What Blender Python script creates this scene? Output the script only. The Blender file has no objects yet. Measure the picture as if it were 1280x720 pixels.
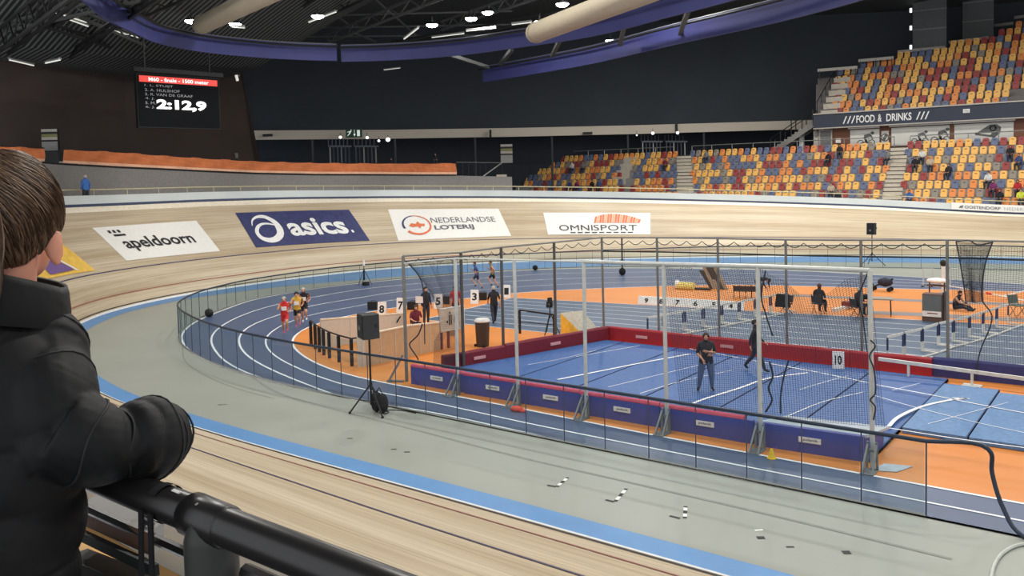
import bpy, bmesh, math, random
import numpy as np
from mathutils import Vector, Matrix
random.seed(7)
S = bpy.context.scene
COL = S.collection
R = math.radians
# ---------------------------------------------------------------- camera
F_PX, CY_PX, HOR, ROLL, CAM_H = 1050.0, 280.0, 225.0, 0.0225, 6.5
PITCH = math.atan((CY_PX - HOR) / F_PX)
TH = -0.653
UX = np.array([math.cos(TH), math.sin(TH)])          # world axes seen from the camera's ground frame
UY = np.array([-UX[1], UX[0]])
C0 = np.array([5.055, 44.507])
CAM = np.array([-C0 @ UX, -C0 @ UY, CAM_H])
def ray(px, py):
    x, y = px - 640, py - CY_PX
    c, s = math.cos(ROLL), math.sin(ROLL)
    xr, yr = c*x - s*y, s*x + c*y
    cp, sp = math.cos(PITCH), math.sin(PITCH)
    d = np.array([xr, F_PX*cp - yr*sp, -F_PX*sp - yr*cp])
    return np.array([d[:2] @ UX, d[:2] @ UY, d[2]])
def gz(px, py, z=0.0):
    """place on the horizontal plane at height z"""
    d = ray(px, py); return CAM + d*(z - CAM_H)/d[2]
def oy(px, py, Y):
    """place on the wall plane at Y"""
    d = ray(px, py); return CAM + d*(Y - CAM[1])/d[1]
def dep(px, py, m):
    """place at a distance of m metres along the view axis"""
    return CAM + ray(px, py)*m/F_PX
def proj(P):
    P = np.atleast_2d(np.asarray(P, float)) - CAM
    X = P[:, 0]*UX[0] + P[:, 1]*UY[0]; Y = P[:, 0]*UX[1] + P[:, 1]*UY[1]; Z = P[:, 2]
    cp, sp = math.cos(PITCH), math.sin(PITCH)
    d = Y*cp - Z*sp; up = Y*sp + Z*cp
    xr, yr = F_PX*X/d, -F_PX*up/d
    c, s = math.cos(ROLL), math.sin(ROLL)
    return np.stack([640 + c*xr + s*yr, CY_PX - s*xr + c*yr, d], 1)
def wdir(v):      # (right, forward, up) in the camera's ground frame to world
    g = np.array([v[0], v[1]]); return Vector((g @ UX, g @ UY, v[2]))
cam_data = bpy.data.cameras.new('camera'); cam_ob = bpy.data.objects.new('camera', cam_data); COL.objects.link(cam_ob)
cp_, sp_, cr_, sr_ = math.cos(PITCH), math.sin(PITCH), math.cos(ROLL), math.sin(ROLL)
Rv = np.array([1, 0, 0]); Upv = np.array([0, sp_, cp_]); Fv = np.array([0, cp_, -sp_])
cx_ = wdir(cr_*Rv - sr_*Upv); cy_ = wdir(sr_*Rv + cr_*Upv); cz_ = -wdir(Fv)
mw = Matrix.Identity(4)
for i in range(3):
    mw[i][0], mw[i][1], mw[i][2], mw[i][3] = cx_[i], cy_[i], cz_[i], CAM[i]
cam_ob.matrix_world = mw
cam_data.sensor_width = 36; cam_data.lens = F_PX/1280*36
cam_data.shift_y = -(360 - CY_PX)/1280
cam_data.clip_start = 0.05; cam_data.clip_end = 500
S.camera = cam_ob
# ---------------------------------------------------------------- light and exposure
S.view_settings.view_transform = 'Standard'; S.view_settings.look = 'None'
S.view_settings.gamma = 1.0; S.view_settings.exposure = 0.3; S.view_settings.use_curve_mapping = False
world = bpy.data.worlds.new('hall_air'); S.world = world; world.use_nodes = True
world.node_tree.nodes['Background'].inputs[0].default_value = (0.93, 0.96, 1.0, 1)
world.node_tree.nodes['Background'].inputs[1].default_value = 0.95
LAMP_W = 1000.0
LAMP_GRID = [(x, y) for x in (-15, -3, 9, 21, 33) for y in (-26, -9, 9, 26)] + [(x, 34) for x in (-13, 0, 13, 27)]  # last row is added out of view to brighten the far stands
# ---------------------------------------------------------------- materials
def lin(c):
    o = []
    for v in c:
        v /= 255.0
        o.append(v/12.92 if v <= 0.04045 else ((v + 0.055)/1.055)**2.4)
    return (*o, 1.0)
MATS = {}
def M(name, rgb=None, rough=0.6, metal=0.0, var=0.08, scale=6.0, spec=0.4, emit=0.0):
    if name in MATS: return MATS[name]
    m = bpy.data.materials.new(name); m.use_nodes = True; MATS[name] = m
    nt = m.node_tree; b = nt.nodes['Principled BSDF']
    b.inputs['Roughness'].default_value = rough; b.inputs['Metallic'].default_value = metal
    b.inputs['Specular IOR Level'].default_value = spec
    c = lin(rgb)
    tc = nt.nodes.new('ShaderNodeTexCoord'); n = nt.nodes.new('ShaderNodeTexNoise')
    n.inputs['Scale'].default_value = scale; n.inputs['Detail'].default_value = 3
    nt.links.new(tc.outputs['Object'], n.inputs['Vector'])
    r = nt.nodes.new('ShaderNodeValToRGB')
    lo = tuple(v*(1 - var) for v in c[:3]); hi = tuple(min(1, v*(1 + var)) for v in c[:3])
    r.color_ramp.elements[0].position = .3; r.color_ramp.elements[1].position = .7
    r.color_ramp.elements[0].color = (*lo, 1); r.color_ramp.elements[1].color = (*hi, 1)
    nt.links.new(n.outputs['Fac'], r.inputs[0]); nt.links.new(r.outputs[0], b.inputs['Base Color'])
    if emit:
        nt.links.new(r.outputs[0], b.inputs['Emission Color']); b.inputs['Emission Strength'].default_value = emit
    return m
def glass_mat(name, rgb, refl=0.06):
    m = bpy.data.materials.new(name); m.use_nodes = True; MATS[name] = m
    nt = m.node_tree; nt.nodes.clear()
    o = nt.nodes.new('ShaderNodeOutputMaterial'); mx = nt.nodes.new('ShaderNodeMixShader')
    t = nt.nodes.new('ShaderNodeBsdfTransparent'); g = nt.nodes.new('ShaderNodeBsdfGlossy')
    t.inputs[0].default_value = lin(rgb); g.inputs['Roughness'].default_value = 0.05
    mx.inputs[0].default_value = refl
    nt.links.new(t.outputs[0], mx.inputs[1]); nt.links.new(g.outputs[0], mx.inputs[2])
    nt.links.new(mx.outputs[0], o.inputs[0]); return m
def wood_mat():
    m = bpy.data.materials.new('pale_pine_boards'); m.use_nodes = True; MATS['wood'] = m
    nt = m.node_tree; b = nt.nodes['Principled BSDF']; b.inputs['Roughness'].default_value = .5
    b.inputs['Specular IOR Level'].default_value = .35
    uv = nt.nodes.new('ShaderNodeUVMap'); uv.uv_map = 'UVMap'
    def noise(sx, sy, det=3):
        mp = nt.nodes.new('ShaderNodeMapping'); mp.inputs['Scale'].default_value = (sx, sy, 1)
        n = nt.nodes.new('ShaderNodeTexNoise'); n.inputs['Scale'].default_value = 1; n.inputs['Detail'].default_value = det
        nt.links.new(uv.outputs[0], mp.inputs[0]); nt.links.new(mp.outputs[0], n.inputs['Vector']); return n
    n1 = noise(.14, 14); n2 = noise(.05, 1.3, 2); n3 = noise(.6, 45, 2)
    r1 = nt.nodes.new('ShaderNodeValToRGB'); e = r1.color_ramp.elements
    e[0].position = .34; e[0].color = lin((182, 168, 144)); e[1].position = .62; e[1].color = lin((204, 190, 165))
    nt.links.new(n1.outputs['Fac'], r1.inputs[0])
    r2 = nt.nodes.new('ShaderNodeValToRGB'); e = r2.color_ramp.elements
    e[0].position = .35; e[0].color = lin((226, 218, 208)); e[1].position = .65; e[1].color = (1, 1, 1, 1)
    nt.links.new(n2.outputs['Fac'], r2.inputs[0])
    r3 = nt.nodes.new('ShaderNodeValToRGB'); e = r3.color_ramp.elements
    e[0].position = .3; e[0].color = lin((226, 222, 218)); e[1].position = .45; e[1].color = (1, 1, 1, 1)
    nt.links.new(n3.outputs['Fac'], r3.inputs[0])
    a = nt.nodes.new('ShaderNodeMix'); a.data_type = 'RGBA'; a.blend_type = 'MULTIPLY'; a.inputs[0].default_value = 1
    nt.links.new(r1.outputs[0], a.inputs[6]); nt.links.new(r2.outputs[0], a.inputs[7])
    a2 = nt.nodes.new('ShaderNodeMix'); a2.data_type = 'RGBA'; a2.blend_type = 'MULTIPLY'; a2.inputs[0].default_value = 1
    nt.links.new(a.outputs[2], a2.inputs[6]); nt.links.new(r3.outputs[0], a2.inputs[7])
    nt.links.new(a2.outputs[2], b.inputs['Base Color']); return m
wood_mat()
glass_mat('clear_glass', (226, 236, 238))
M('steel_dark', (52, 54, 58), .45, .6); M('steel', (150, 152, 150), .4, .6); M('steel_white', (205, 205, 198), .5)
M('black', (24, 25, 28), .55); M('black_cloth', (22, 22, 25), .85); M('white', (225, 225, 222), .55); M('dark_glass', (40, 44, 52), .3)
M('skin', (196, 146, 118), .6, var=.06); M('rubber', (30, 30, 32), .8)
# ---------------------------------------------------------------- mesh builder
class MB:
    def __init__(s): s.v = []; s.f = []; s.m = []; s.uv = None
    def add(s, vs, fs, mi=0):
        o = len(s.v); s.v += [tuple(map(float, q)) for q in vs]
        for f in fs: s.f.append([i + o for i in f]); s.m.append(mi)
        return s
    def box(s, c, size, rz=0, mi=0, mat=None):
        x, y, z = (k/2 for k in size)
        vs = [(-x, -y, -z), (x, -y, -z), (x, y, -z), (-x, y, -z), (-x, -y, z), (x, -y, z), (x, y, z), (-x, y, z)]
        m = mat if mat else Matrix.Rotation(rz, 3, 'Z')
        vs = [m @ Vector(q) + Vector(c) for q in vs]
        return s.add(vs, [(0, 3, 2, 1), (4, 5, 6, 7), (0, 1, 5, 4), (1, 2, 6, 5), (2, 3, 7, 6), (3, 0, 4, 7)], mi)
    def bar(s, a, b, w, h=None, mi=0):
        """rectangular bar from a to b"""
        a, b = Vector(a), Vector(b); h = h or w; d = (b - a)
        t = d.normalized(); up = Vector((0, 0, 1)) if abs(t.z) < .95 else Vector((0, 1, 0))
        x = t.cross(up).normalized(); y = x.cross(t)
        m = Matrix((x, t, y)).transposed()
        return s.box((a + b)/2, (w, d.length, h), mi=mi, mat=m)
    def tube(s, path, r, n=8, mi=0, cap=True, close=False):
        path = [Vector(p) for p in path]; k = len(path)
        rs = r if hasattr(r, '__len__') else [r]*k
        vs = []; prev = None
        for i, p in enumerate(path):
            t = (path[(i + 1) % k if close else min(i + 1, k - 1)] - path[(i - 1) % k if close else max(i - 1, 0)])
            if t.length < 1e-9: t = Vector((0, 0, 1))
            t.normalize()
            if prev is None:
                a = Vector((0, 0, 1)) if abs(t.z) < .9 else Vector((1, 0, 0)); x = t.cross(a).normalized()
            else:
                x = (prev - t*prev.dot(t)); x = x.normalized() if x.length > 1e-6 else t.orthogonal().normalized()
            prev = x; y = t.cross(x)
            for j in range(n):
                an = 2*math.pi*j/n; vs.append(p + (x*math.cos(an) + y*math.sin(an))*rs[i])
        fs = []
        for i in range(k if close else k - 1):
            for j in range(n):
                a = i*n + j; b = i*n + (j + 1) % n; c = ((i + 1) % k)*n + (j + 1) % n; d = ((i + 1) % k)*n + j
                fs.append((a, b, c, d))
        if cap and not close:
            fs.append(tuple(range(n))[::-1]); fs.append(tuple((k - 1)*n + j for j in range(n)))
        return s.add(vs, fs, mi)
    def prism(s, poly, z0, z1, mi=0):
        n = len(poly); vs = [(p[0], p[1], z0) for p in poly] + [(p[0], p[1], z1) for p in poly]
        fs = [tuple(range(n))[::-1], tuple(range(n, 2*n))] + [(i, (i + 1) % n, n + (i + 1) % n, n + i) for i in range(n)]
        return s.add(vs, fs, mi)
    def slab(s, quad, n, t, mi=0):
        """quad (4 points) thickened by t against direction n"""
        q = [Vector(p) for p in quad]; n = Vector(n).normalized()*t
        vs = q + [p - n for p in q]
        return s.add(vs, [(0, 1, 2, 3), (7, 6, 5, 4), (0, 4, 5, 1), (1, 5, 6, 2), (2, 6, 7, 3), (3, 7, 4, 0)], mi)
    def grid(s, rows, mi=0, close=False):
        nr, nc = len(rows), len(rows[0]); vs = [p for r in rows for p in r]; fs = []
        for i in range(nr - 1):
            for j in range(nc if close else nc - 1):
                k = (j + 1) % nc; fs.append((i*nc + j, i*nc + k, (i + 1)*nc + k, (i + 1)*nc + j))
        return s.add(vs, fs, mi)
    def ball(s, c, r, n=10, m=7, mi=0, z0=-1, z1=1):
        rx, ry, rz = r if hasattr(r, '__len__') else (r, r, r)
        rows = []
        for i in range(m + 1):
            ph = math.asin(max(-1, min(1, z0 + (z1 - z0)*i/m))) if m else 0
            rows.append([(c[0] + rx*math.cos(ph)*math.cos(2*math.pi*j/n), c[1] + ry*math.cos(ph)*math.sin(2*math.pi*j/n), c[2] + rz*math.sin(ph)) for j in range(n)])
        return s.grid(rows, mi, close=True)
    def mesh(s, name, mats, off=(0, 0, 0), smooth=False):
        me = bpy.data.meshes.new(name)
        me.from_pydata([(a - off[0], b - off[1], c - off[2]) for a, b, c in s.v], [], s.f)
        mats = mats if isinstance(mats, (list, tuple)) else [mats]
        for m in mats: me.materials.append(MATS[m] if isinstance(m, str) else m)
        me.polygons.foreach_set('material_index', s.m)
        if smooth: me.polygons.foreach_set('use_smooth', [True]*len(s.f))
        if s.uv:
            l = me.uv_layers.new(name='UVMap')
            for lp in me.loops: l.data[lp.index].uv = s.uv[lp.vertex_index]
        me.update(); return me
    def build(s, name, mats, parent=None, org=None, smooth=False):
        """one mesh object; parent: its thing (vertices given in world places); org: own origin"""
        off = org if org is not None else (tuple(root_of(parent).location) if parent else (0, 0, 0))
        o = bpy.data.objects.new(name, s.mesh(name, mats, off, smooth)); COL.objects.link(o)
        if parent: o.parent = parent
        elif org is not None: o.location = org
        return o
def root_of(o):
    while o.parent: o = o.parent
    return o
def tag(o, label=None, cat=None, group=None, kind=None):
    if label: o['label'] = label
    if cat: o['category'] = cat
    if group: o['group'] = group
    if kind: o['kind'] = kind
    return o
def thing(name, label, cat, loc=(0, 0, 0), group=None):
    o = bpy.data.objects.new(name, None); COL.objects.link(o); o.location = tuple(map(float, loc)); o.empty_display_size = .2
    return tag(o, label, cat, group)
def struct(name, mb, mats, smooth=False):
    return tag(mb.build(name, mats, smooth=smooth), kind='structure')
def flat(pts, z, mi=0, mb=None):
    mb = mb or MB(); return mb.add([(p[0], p[1], z) for p in pts], [tuple(range(len(pts)))], mi)
def strip(path, w, z, mb=None, mi=0, h=0.0):
    """flat line of width w along a ground path"""
    mb = mb or MB(); P = np.array([(p[0], p[1]) for p in path], float)
    T = np.gradient(P, axis=0); T /= np.maximum(np.linalg.norm(T, axis=1), 1e-9)[:, None]
    N = np.stack([-T[:, 1], T[:, 0]], 1)*w/2
    return mb.grid([[(*(p - n), z) for p, n in zip(P, N)], [(*(p + n), z) for p, n in zip(P, N)]], mi)
def crom(P, n=10):
    P = np.asarray(P, float); P = np.vstack([2*P[0] - P[1], P, 2*P[-1] - P[-2]]); o = []
    for i in range(1, len(P) - 2):
        a, b, c, d = P[i-1:i+3]
        t1 = np.linalg.norm(b - a)**.5; t2 = t1 + np.linalg.norm(c - b)**.5; t3 = t2 + np.linalg.norm(d - c)**.5
        for k in range(n):
            t = t1 + (t2 - t1)*k/n
            A1 = (t1 - t)/t1*a + t/t1*b; A2 = (t2 - t)/(t2 - t1)*b + (t - t1)/(t2 - t1)*c; A3 = (t3 - t)/(t3 - t2)*c + (t - t2)/(t3 - t2)*d
            B1 = (t2 - t)/t2*A1 + t/t2*A2; B2 = (t3 - t)/(t3 - t1)*A2 + (t - t1)/(t3 - t1)*A3
            o.append((t2 - t)/(t2 - t1)*B1 + (t - t1)/(t2 - t1)*B2)
    o.append(P[-2]); return np.array(o)
def resample(P, step):
    P = np.asarray(P, float); L = np.r_[0, np.cumsum(np.linalg.norm(np.diff(P, axis=0), axis=1))]
    n = max(2, int(round(L[-1]/step)) + 1); t = np.linspace(0, L[-1], n)
    return np.stack([np.interp(t, L, P[:, i]) for i in range(P.shape[1])], 1)
TXT = {}
def text2d(s, bold=0.0, space=1.0, shear=0.0):
    """letters as flat polygons, scaled so that the whole string spans x 0..1 and its cap height is kept in proportion"""
    k = (s, bold, space, shear)
    if k in TXT: return TXT[k]
    cu = bpy.data.curves.new('t', 'FONT'); cu.body = s; cu.offset = bold; cu.space_character = space; cu.shear = shear
    cu.resolution_u = 3
    ob = bpy.data.objects.new('t', cu); COL.objects.link(ob)
    me = bpy.data.meshes.new_from_object(ob.evaluated_get(bpy.context.evaluated_depsgraph_get()))
    v = np.array([q.co[:2] for q in me.vertices]); f = [tuple(p.vertices) for p in me.polygons]
    bpy.data.objects.remove(ob); bpy.data.curves.remove(cu); bpy.data.meshes.remove(me)
    lo, hi = v.min(0), v.max(0); v = (v - lo)/(hi - lo)
    TXT[k] = (v, f, (hi[1] - lo[1])/(hi[0] - lo[0])); return TXT[k]
def put_text(mb, s, fn, u0, v0, u1, v1, mi=0, **kw):
    """set a string into the box u0..u1, v0..v1 of a surface fn(u,v)"""
    v, f, _ = text2d(s, **kw)
    mb.add([fn(u0 + a*(u1 - u0), v0 + b*(v1 - v0)) for a, b in v], f, mi)
def put_poly(mb, pts, fn, mi=0):
    mb.add([fn(*p) for p in pts], [tuple(range(len(pts)))], mi)
def put_band(mb, path, w, fn, mi=0):
    """a stroke of width w (number or list) through (u,v) points, in units where u,v are isotropic via asp"""
    P = np.array(path, float); T = np.gradient(P, axis=0); T /= np.maximum(np.linalg.norm(T, axis=1), 1e-9)[:, None]
    W = np.array(w if hasattr(w, '__len__') else [w]*len(P))/2
    N = np.stack([-T[:, 1], T[:, 0]], 1)*W[:, None]
    mb.grid([[fn(*(p - n)) for p, n in zip(P, N)], [fn(*(p + n)) for p, n in zip(P, N)]], mi)
# ---------------------------------------------------------------- the banked wooden track
WC = np.array([(70,-25.8),(45,-25.8),(30,-25.8),(13,-25.8),(2.3,-25.85),(-3.5,-25.4),(-9.5,-24),(-14.5,-21.9),(-18.3,-19.0),(-20.9,-16),(-23.1,-11.1),(-24,-5),(-23.9,1),(-22.3,7.0),(-17.2,14.05),(-8.45,21.5),(-1,26.2),(6,29.6),(15.6,32.8),(30,36),(50,40)], float)
PHI = [14,14,14,14,19,27,36,44,49,51,50.5,50.7,50,48,44.7,39.5,35,30.7,23.7,19,19]
NS = 10
W = crom(WC, NS)
PH = np.interp(np.arange(len(W))/NS, np.arange(len(PHI)), PHI)
for _ in range(3): W[1:-1] = (W[:-2] + 2*W[1:-1] + W[2:])/4; PH[1:-1] = (PH[:-2] + 2*PH[1:-1] + PH[2:])/4
WT = np.gradient(W, axis=0); WT /= np.linalg.norm(WT, axis=1)[:, None]
WN = np.stack([WT[:, 1], -WT[:, 0]], 1)                # outward
if WN[len(W)//2] @ np.array([-1, 0]) < 0: WN = -WN
WS = np.r_[0, np.cumsum(np.linalg.norm(np.diff(W, axis=0), axis=1))]
BW = 7.1
def bank(s, w, lift=0.0):
    """a place on the bank: s metres along, w metres up the slope"""
    p = np.array([np.interp(s, WS, W[:, 0]), np.interp(s, WS, W[:, 1])]); n = np.array([np.interp(s, WS, WN[:, 0]), np.interp(s, WS, WN[:, 1])])
    n /= np.linalg.norm(n); a = R(np.interp(s, WS, PH)); q = p + n*(w*math.cos(a) - lift*math.sin(a))
    return np.array([q[0], q[1], w*math.sin(a) + lift*math.cos(a)])
def rim(i_or_s, off=0.0, up=0.0):
    """outward and up from the outer edge of the bank"""
    s = i_or_s; p = bank(s, BW); n = np.array([np.interp(s, WS, WN[:, 0]), np.interp(s, WS, WN[:, 1])]); n /= np.linalg.norm(n)
    return np.array([p[0] + n[0]*off, p[1] + n[1]*off, p[2] + up])
BG_S = np.arange(0, WS[-1], .5); BG_W = np.linspace(0, BW, 15)
BG = np.array([[bank(s, w) for w in BG_W] for s in BG_S]); BGP = proj(BG.reshape(-1, 3)).reshape(len(BG_S), len(BG_W), 3)
def bank_at(px, py):
    """(s, w) on the far bank under a place of the photo"""
    d = (BGP[:, :, 0] - px)**2 + (BGP[:, :, 1] - py)**2 + np.where(BGP[:, :, 2] < 36, 1e9, 0)
    i, j = np.unravel_index(np.argmin(d), d.shape); s, w = BG_S[i], BG_W[j]
    for _ in range(8):
        q = proj(bank(s, w))[0, :2]; a = (proj(bank(s + .05, w))[0, :2] - q)/.05; b = (proj(bank(s, w + .05))[0, :2] - q)/.05
        ds = np.linalg.solve(np.stack([a, b], 1), np.array([px, py]) - q); s += ds[0]; w += ds[1]
    return s, w
mb = MB(); mb.uv = []
ww = np.linspace(0, BW, 9); rows = []
for s in WS:
    rows.append([bank(s, w) for w in ww]); mb.uv += [(s, w) for w in ww]
mb.grid(rows); track = struct('wooden_track', mb, 'wood', True)
def bank_line(w, wid, s0=0, s1=1e9, mb=None, lift=.012):
    ss = [s for s in WS if s0 <= s <= s1]
    return (mb or MB()).grid([[bank(s, w - wid/2, lift) for s in ss], [bank(s, w + wid/2, lift) for s in ss]])
struct('trim_1', bank_line(.2, .06), M('line_black', (52, 48, 48)))
struct('trim_2', bank_line(.9, .06), M('line_red', (140, 80, 72)))
struct('trim_3', bank_line(2.45, .07), M('line_indigo', (72, 66, 92)))
mb = bank_line(.04, .14); struct('trim_4', mb, M('line_pale', (212, 212, 210)))
struct('trim_5', bank_line(BW - .22, .4), M('wood_pale', (226, 216, 196)))
# ---------------------------------------------------------------- ground
inner = [tuple(p) for p in W]
floor_poly = inner + [(60, 30), (75, 10), (75, -20)]
struct('floor', flat(floor_poly, 0), M('grey_floor', (146, 150, 142), .42, var=.05, scale=.35, spec=.45))
def offs(path, d):
    return [tuple(p - n*d) for p, n in zip(path, WN)]
wid = np.interp(np.arange(len(W))/NS, [0, 5, 8, 9, 10, 11, 12, 13, 14, 15, 16, 17, 18, 20], [.62, .62, .85, .95, 1.4, 2.6, 4.6, 5.6, 5.4, 4.6, 4.4, 4.6, 5, 5])
mb = MB(); mb.grid([[(*p, .006) for p in W], [(*(p - n*k), .006) for p, n, k in zip(W, WN, wid)]])
struct('trim_6', mb, M('azure_band', (88, 136, 186), .45, var=.06, scale=1.2))
def wp(pix, z=0): return np.array([gz(x, y, z)[:2] for x, y in pix])
def curve(pts, sm=4, n=8):
    C = resample(crom(pts, n), .7)
    for _ in range(sm): C[1:-1] = (C[:-2] + 2*C[1:-1] + C[2:])/4
    return C
near = lambda y, x1=30: [(x1, y), (24, y), (18, y), (13, y)]
L_OUT = curve(near(-21.5) + [(6, -21.5), (.3, -21.5), (-1.3, -21.35), (-4.74, -20.8), (-8, -19.75)] + list(wp([(228.8,429.7),(226,423),(228.8,415),(245.6,401.6),(287.5,385),(315,375.2),(340,370.3),(396,360.8),(452.5,354),(520,347.8),(576,342.9),(645,338.5),(727,335.8),(860,335.8),(1000,339),(1106,344.4),(1182,348.8),(1280,355.6)])) + [(30, 18)])
L1 = curve(near(-21.5) + [(6, -21.5), (1.5, -21.5), (-1.27, -21.3)] + list(wp([(292.5,458.8),(283,454),(266,434.4),(263.4,423),(271.9,411),(305.6,393),(348.8,380),(392,371.7),(449.7,361.9),(503,356.3),(645.6,344.9),(695,342),(800,340.3),(862,340),(918,341.5),(1120,349.3),(1280,358)])) + [(30, 16.7)])
L2 = curve(near(-21.5) + [(6, -21.3)] + list(wp([(442.5,502),(397.5,486),(349,467),(317,451),(302,438),(298,425),(302,415.6),(315,406),(349,393.6),(386,383),(449.7,372.4),(503,364),(645.6,351.5),(695,348.8),(800,346.3),(862,346),(918,347),(1120,353),(1280,360.4)])) + [(30, 15.4)])
L3 = curve(near(-20.72) + list(wp([(640,525.5),(540,503),(442.5,485),(416,477.5),(378.8,463.5),(347,448),(333.8,436),(331,427.8),(332.8,420),(339.4,414.7),(351.6,407),(386,394.2),(449.7,382.3),(496,374.5),(645.6,358.6),(695,356),(800,352.6),(862,351.7),(918,351.6),(1120,357),(1280,362.8)])) + [(30, 14)])
L4 = curve(near(-19.78) + list(wp([(640,509),(500,482.5),(450,472.8),(408.8,460.6),(378.8,445.6),(366.6,434.4),(364,427),(367.5,420),(385,408.8),(412.5,400),(447.5,392.5),(506,383),(645.6,366.4),(695,363.1),(800,358.9),(862,356.8),(918,356),(1120,361),(1280,365)])) + [(30, 12.6)])
mb = flat([tuple(p) for p in L_OUT], .004)
struct('running_track', mb, M('track_blue', (70, 87, 118), .4, var=.06, scale=.5, spec=.5))
mb = flat([tuple(p) for p in L4], .008)
struct('infield', mb, M('infield_orange', (208, 130, 60), .5, var=.05, scale=.5))
WL = M('line_white', (232, 234, 238), .5)
for i, (L, w) in enumerate(((L_OUT, .08), (L1, .08), (L2, .08), (L3, .07), (L4, .09))):
    struct('trim_%d' % (7 + i), strip(L, w, .013), 'line_white')
# sprint straight across the infield
SA, SB = gz(556, 383.5)[:2], gz(1280, 413)[:2]; SB = SB + (SB - SA)*.35
SC, SD = gz(520, 398)[:2], gz(650, 414)[:2]
lowA = np.array([-4.3, -9.75]); lowB = np.array([26.5, -8.9])
top0, top1 = gz(640, 372.5)[:2], SB
mb = flat([tuple(lowA), tuple(lowB), tuple(top1), tuple(top0)], .012)
struct('sprint_track', mb, M('sprint_blue', (72, 92, 116), .45, var=.06, scale=.6))
mb = MB()
for k in range(9):
    a = lowA + (top0 - lowA)*k/8; b = lowB + (top1 - lowB)*k/8; strip([a, (a + b)/2, b], .055, .018, mb)
strip([lowA, (lowA + top0)/2, top0], .06, .018, mb)
struct('trim_12', mb, 'line_white')
# runway strips beyond the sprint straight
mb = MB()
for pix in ([(970, 367.5), (1160, 375), (1280, 379.5), (1280, 383), (1160, 378), (970, 370)], [(1080, 388.5), (1160, 391.5), (1280, 398.5), (1280, 403), (1160, 396), (1080, 392.5)]):
    q = [tuple(p) for p in wp(pix)]; e = np.array(q[2]) - np.array(q[1]); q[2] = tuple(np.array(q[2]) + e); e2 = np.array(q[3]) - np.array(q[4]); q[3] = tuple(np.array(q[3]) + e2)
    flat(q, .012, mb=mb)
struct('runway', mb, M('runway_grey', (128, 122, 122), .6))
# marks on the grey floor
mb = MB()
strip(crom(wp([(310, 468), (350, 492), (420, 512), (530, 540), (640, 569), (800, 606), (960, 643), (1190, 699)]), 6), .085, .006, mb)
strip(crom(wp([(228, 432), (232, 452), (262, 472), (300, 487), (342, 498)]), 6), .05, .006, mb)
struct('trim_13', mb, M('floor_seam', (130, 134, 128)))
mb = MB(); mk = MB()
for seg in ([(684, 606.7), (695, 608.6)], [(757, 625), (767.5, 627.5)], [(837, 645), (850, 648.3)]):
    strip(wp(seg), .07, .006, mb)
def mark_row(a, b, n, w):
    a, b = gz(*a)[:2], gz(*b)[:2]
    for k in range(n):
        strip([a + (b - a)*k/n, a + (b - a)*(k + .5)/n], w, .006, mb if k % 2 == 0 else mk)
        strip([a + (b - a)*(k + .5)/n, a + (b - a)*(k + 1)/n], w, .006, mk if k % 2 == 0 else mb)
mark_row((696, 608.5), (710, 597), 4, .075); mark_row((769, 627), (783, 611), 4, .075); mark_row((856, 648), (857, 633), 4, .075)
for x, y, w in ((951, 672, .11), (1058, 690.5, .13), (987.5, 683.5, .05), (492.5, 561.5, .05), (509, 565, .06), (437.5, 548, .05), (275.5, 506, .06), (281, 505.5, .04)):
    p = gz(x, y)[:2]; strip([p - .05, p + np.array([.06, .03])], w, .006, mb)
p = gz(948, 663)[:2]; strip([p - .05, p + .06], .06, .006, mk)
struct('trim_14', mb, M('tape_black', (44, 46, 46))); struct('trim_15', mk, M('tape_white', (225, 228, 224)))
# ---------------------------------------------------------------- rim of the track
SS = WS[::2]
far = [s for s in SS if True]
mb = MB(); mb.grid([[rim(s, 0, -.02) for s in far], [rim(s, .05, .16) for s in far]])
struct('rim_stripe', mb, M('navy_edge', (58, 68, 92)))
mb = MB(); mb.grid([[rim(s, .05, .16) for s in far], [rim(s, .16, .66) for s in far], [rim(s, .26, .66) for s in far], [rim(s, .26, 0) for s in far]])
struct('rim_board', mb, M('rim_grey', (196, 202, 200), .6, var=.04, scale=.6))
def s_at(px):     # along-track place whose outer edge shows at that column
    ss = np.linspace(WS[7*NS], WS[-1], 900); x = np.array([proj(rim(s))[0, 0] for s in ss]); i = np.argmin(np.abs(x - px)); return ss[i]
sL, s570, s640, s1300 = s_at(-130), s_at(572), s_at(640), s_at(1340)
walk = np.linspace(sL, s_at(1500), 90)
mb = MB(); mb.grid([[rim(s, .26, .1) for s in walk], [rim(s, 2.2, .1) for s in walk]])
struct('walkway', mb, M('concrete_grey', (138, 134, 128), .8))
# pale handrail on the walkway
hr = thing('handrail', 'long pale yellow handrail with posts along the rim of the wooden track', 'handrail', rim(s570, .9, .1))
sr = np.linspace(sL, s_at(1420), 110)
MB().tube([rim(s, .9, 1.0) for s in sr], .045, 6).build('rail', M('rail_cream', (196, 186, 150), .5), hr)
MB().tube([rim(s, .9, .55) for s in sr], .02, 5).build('lower_rail', 'rail_cream', hr)
px0 = np.linspace(sL, s_at(1420), 46)
for s in px0: MB().tube([rim(s, .9, .1), rim(s, .9, 1.0)], .03, 6).build('post', 'rail_cream', hr)
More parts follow.
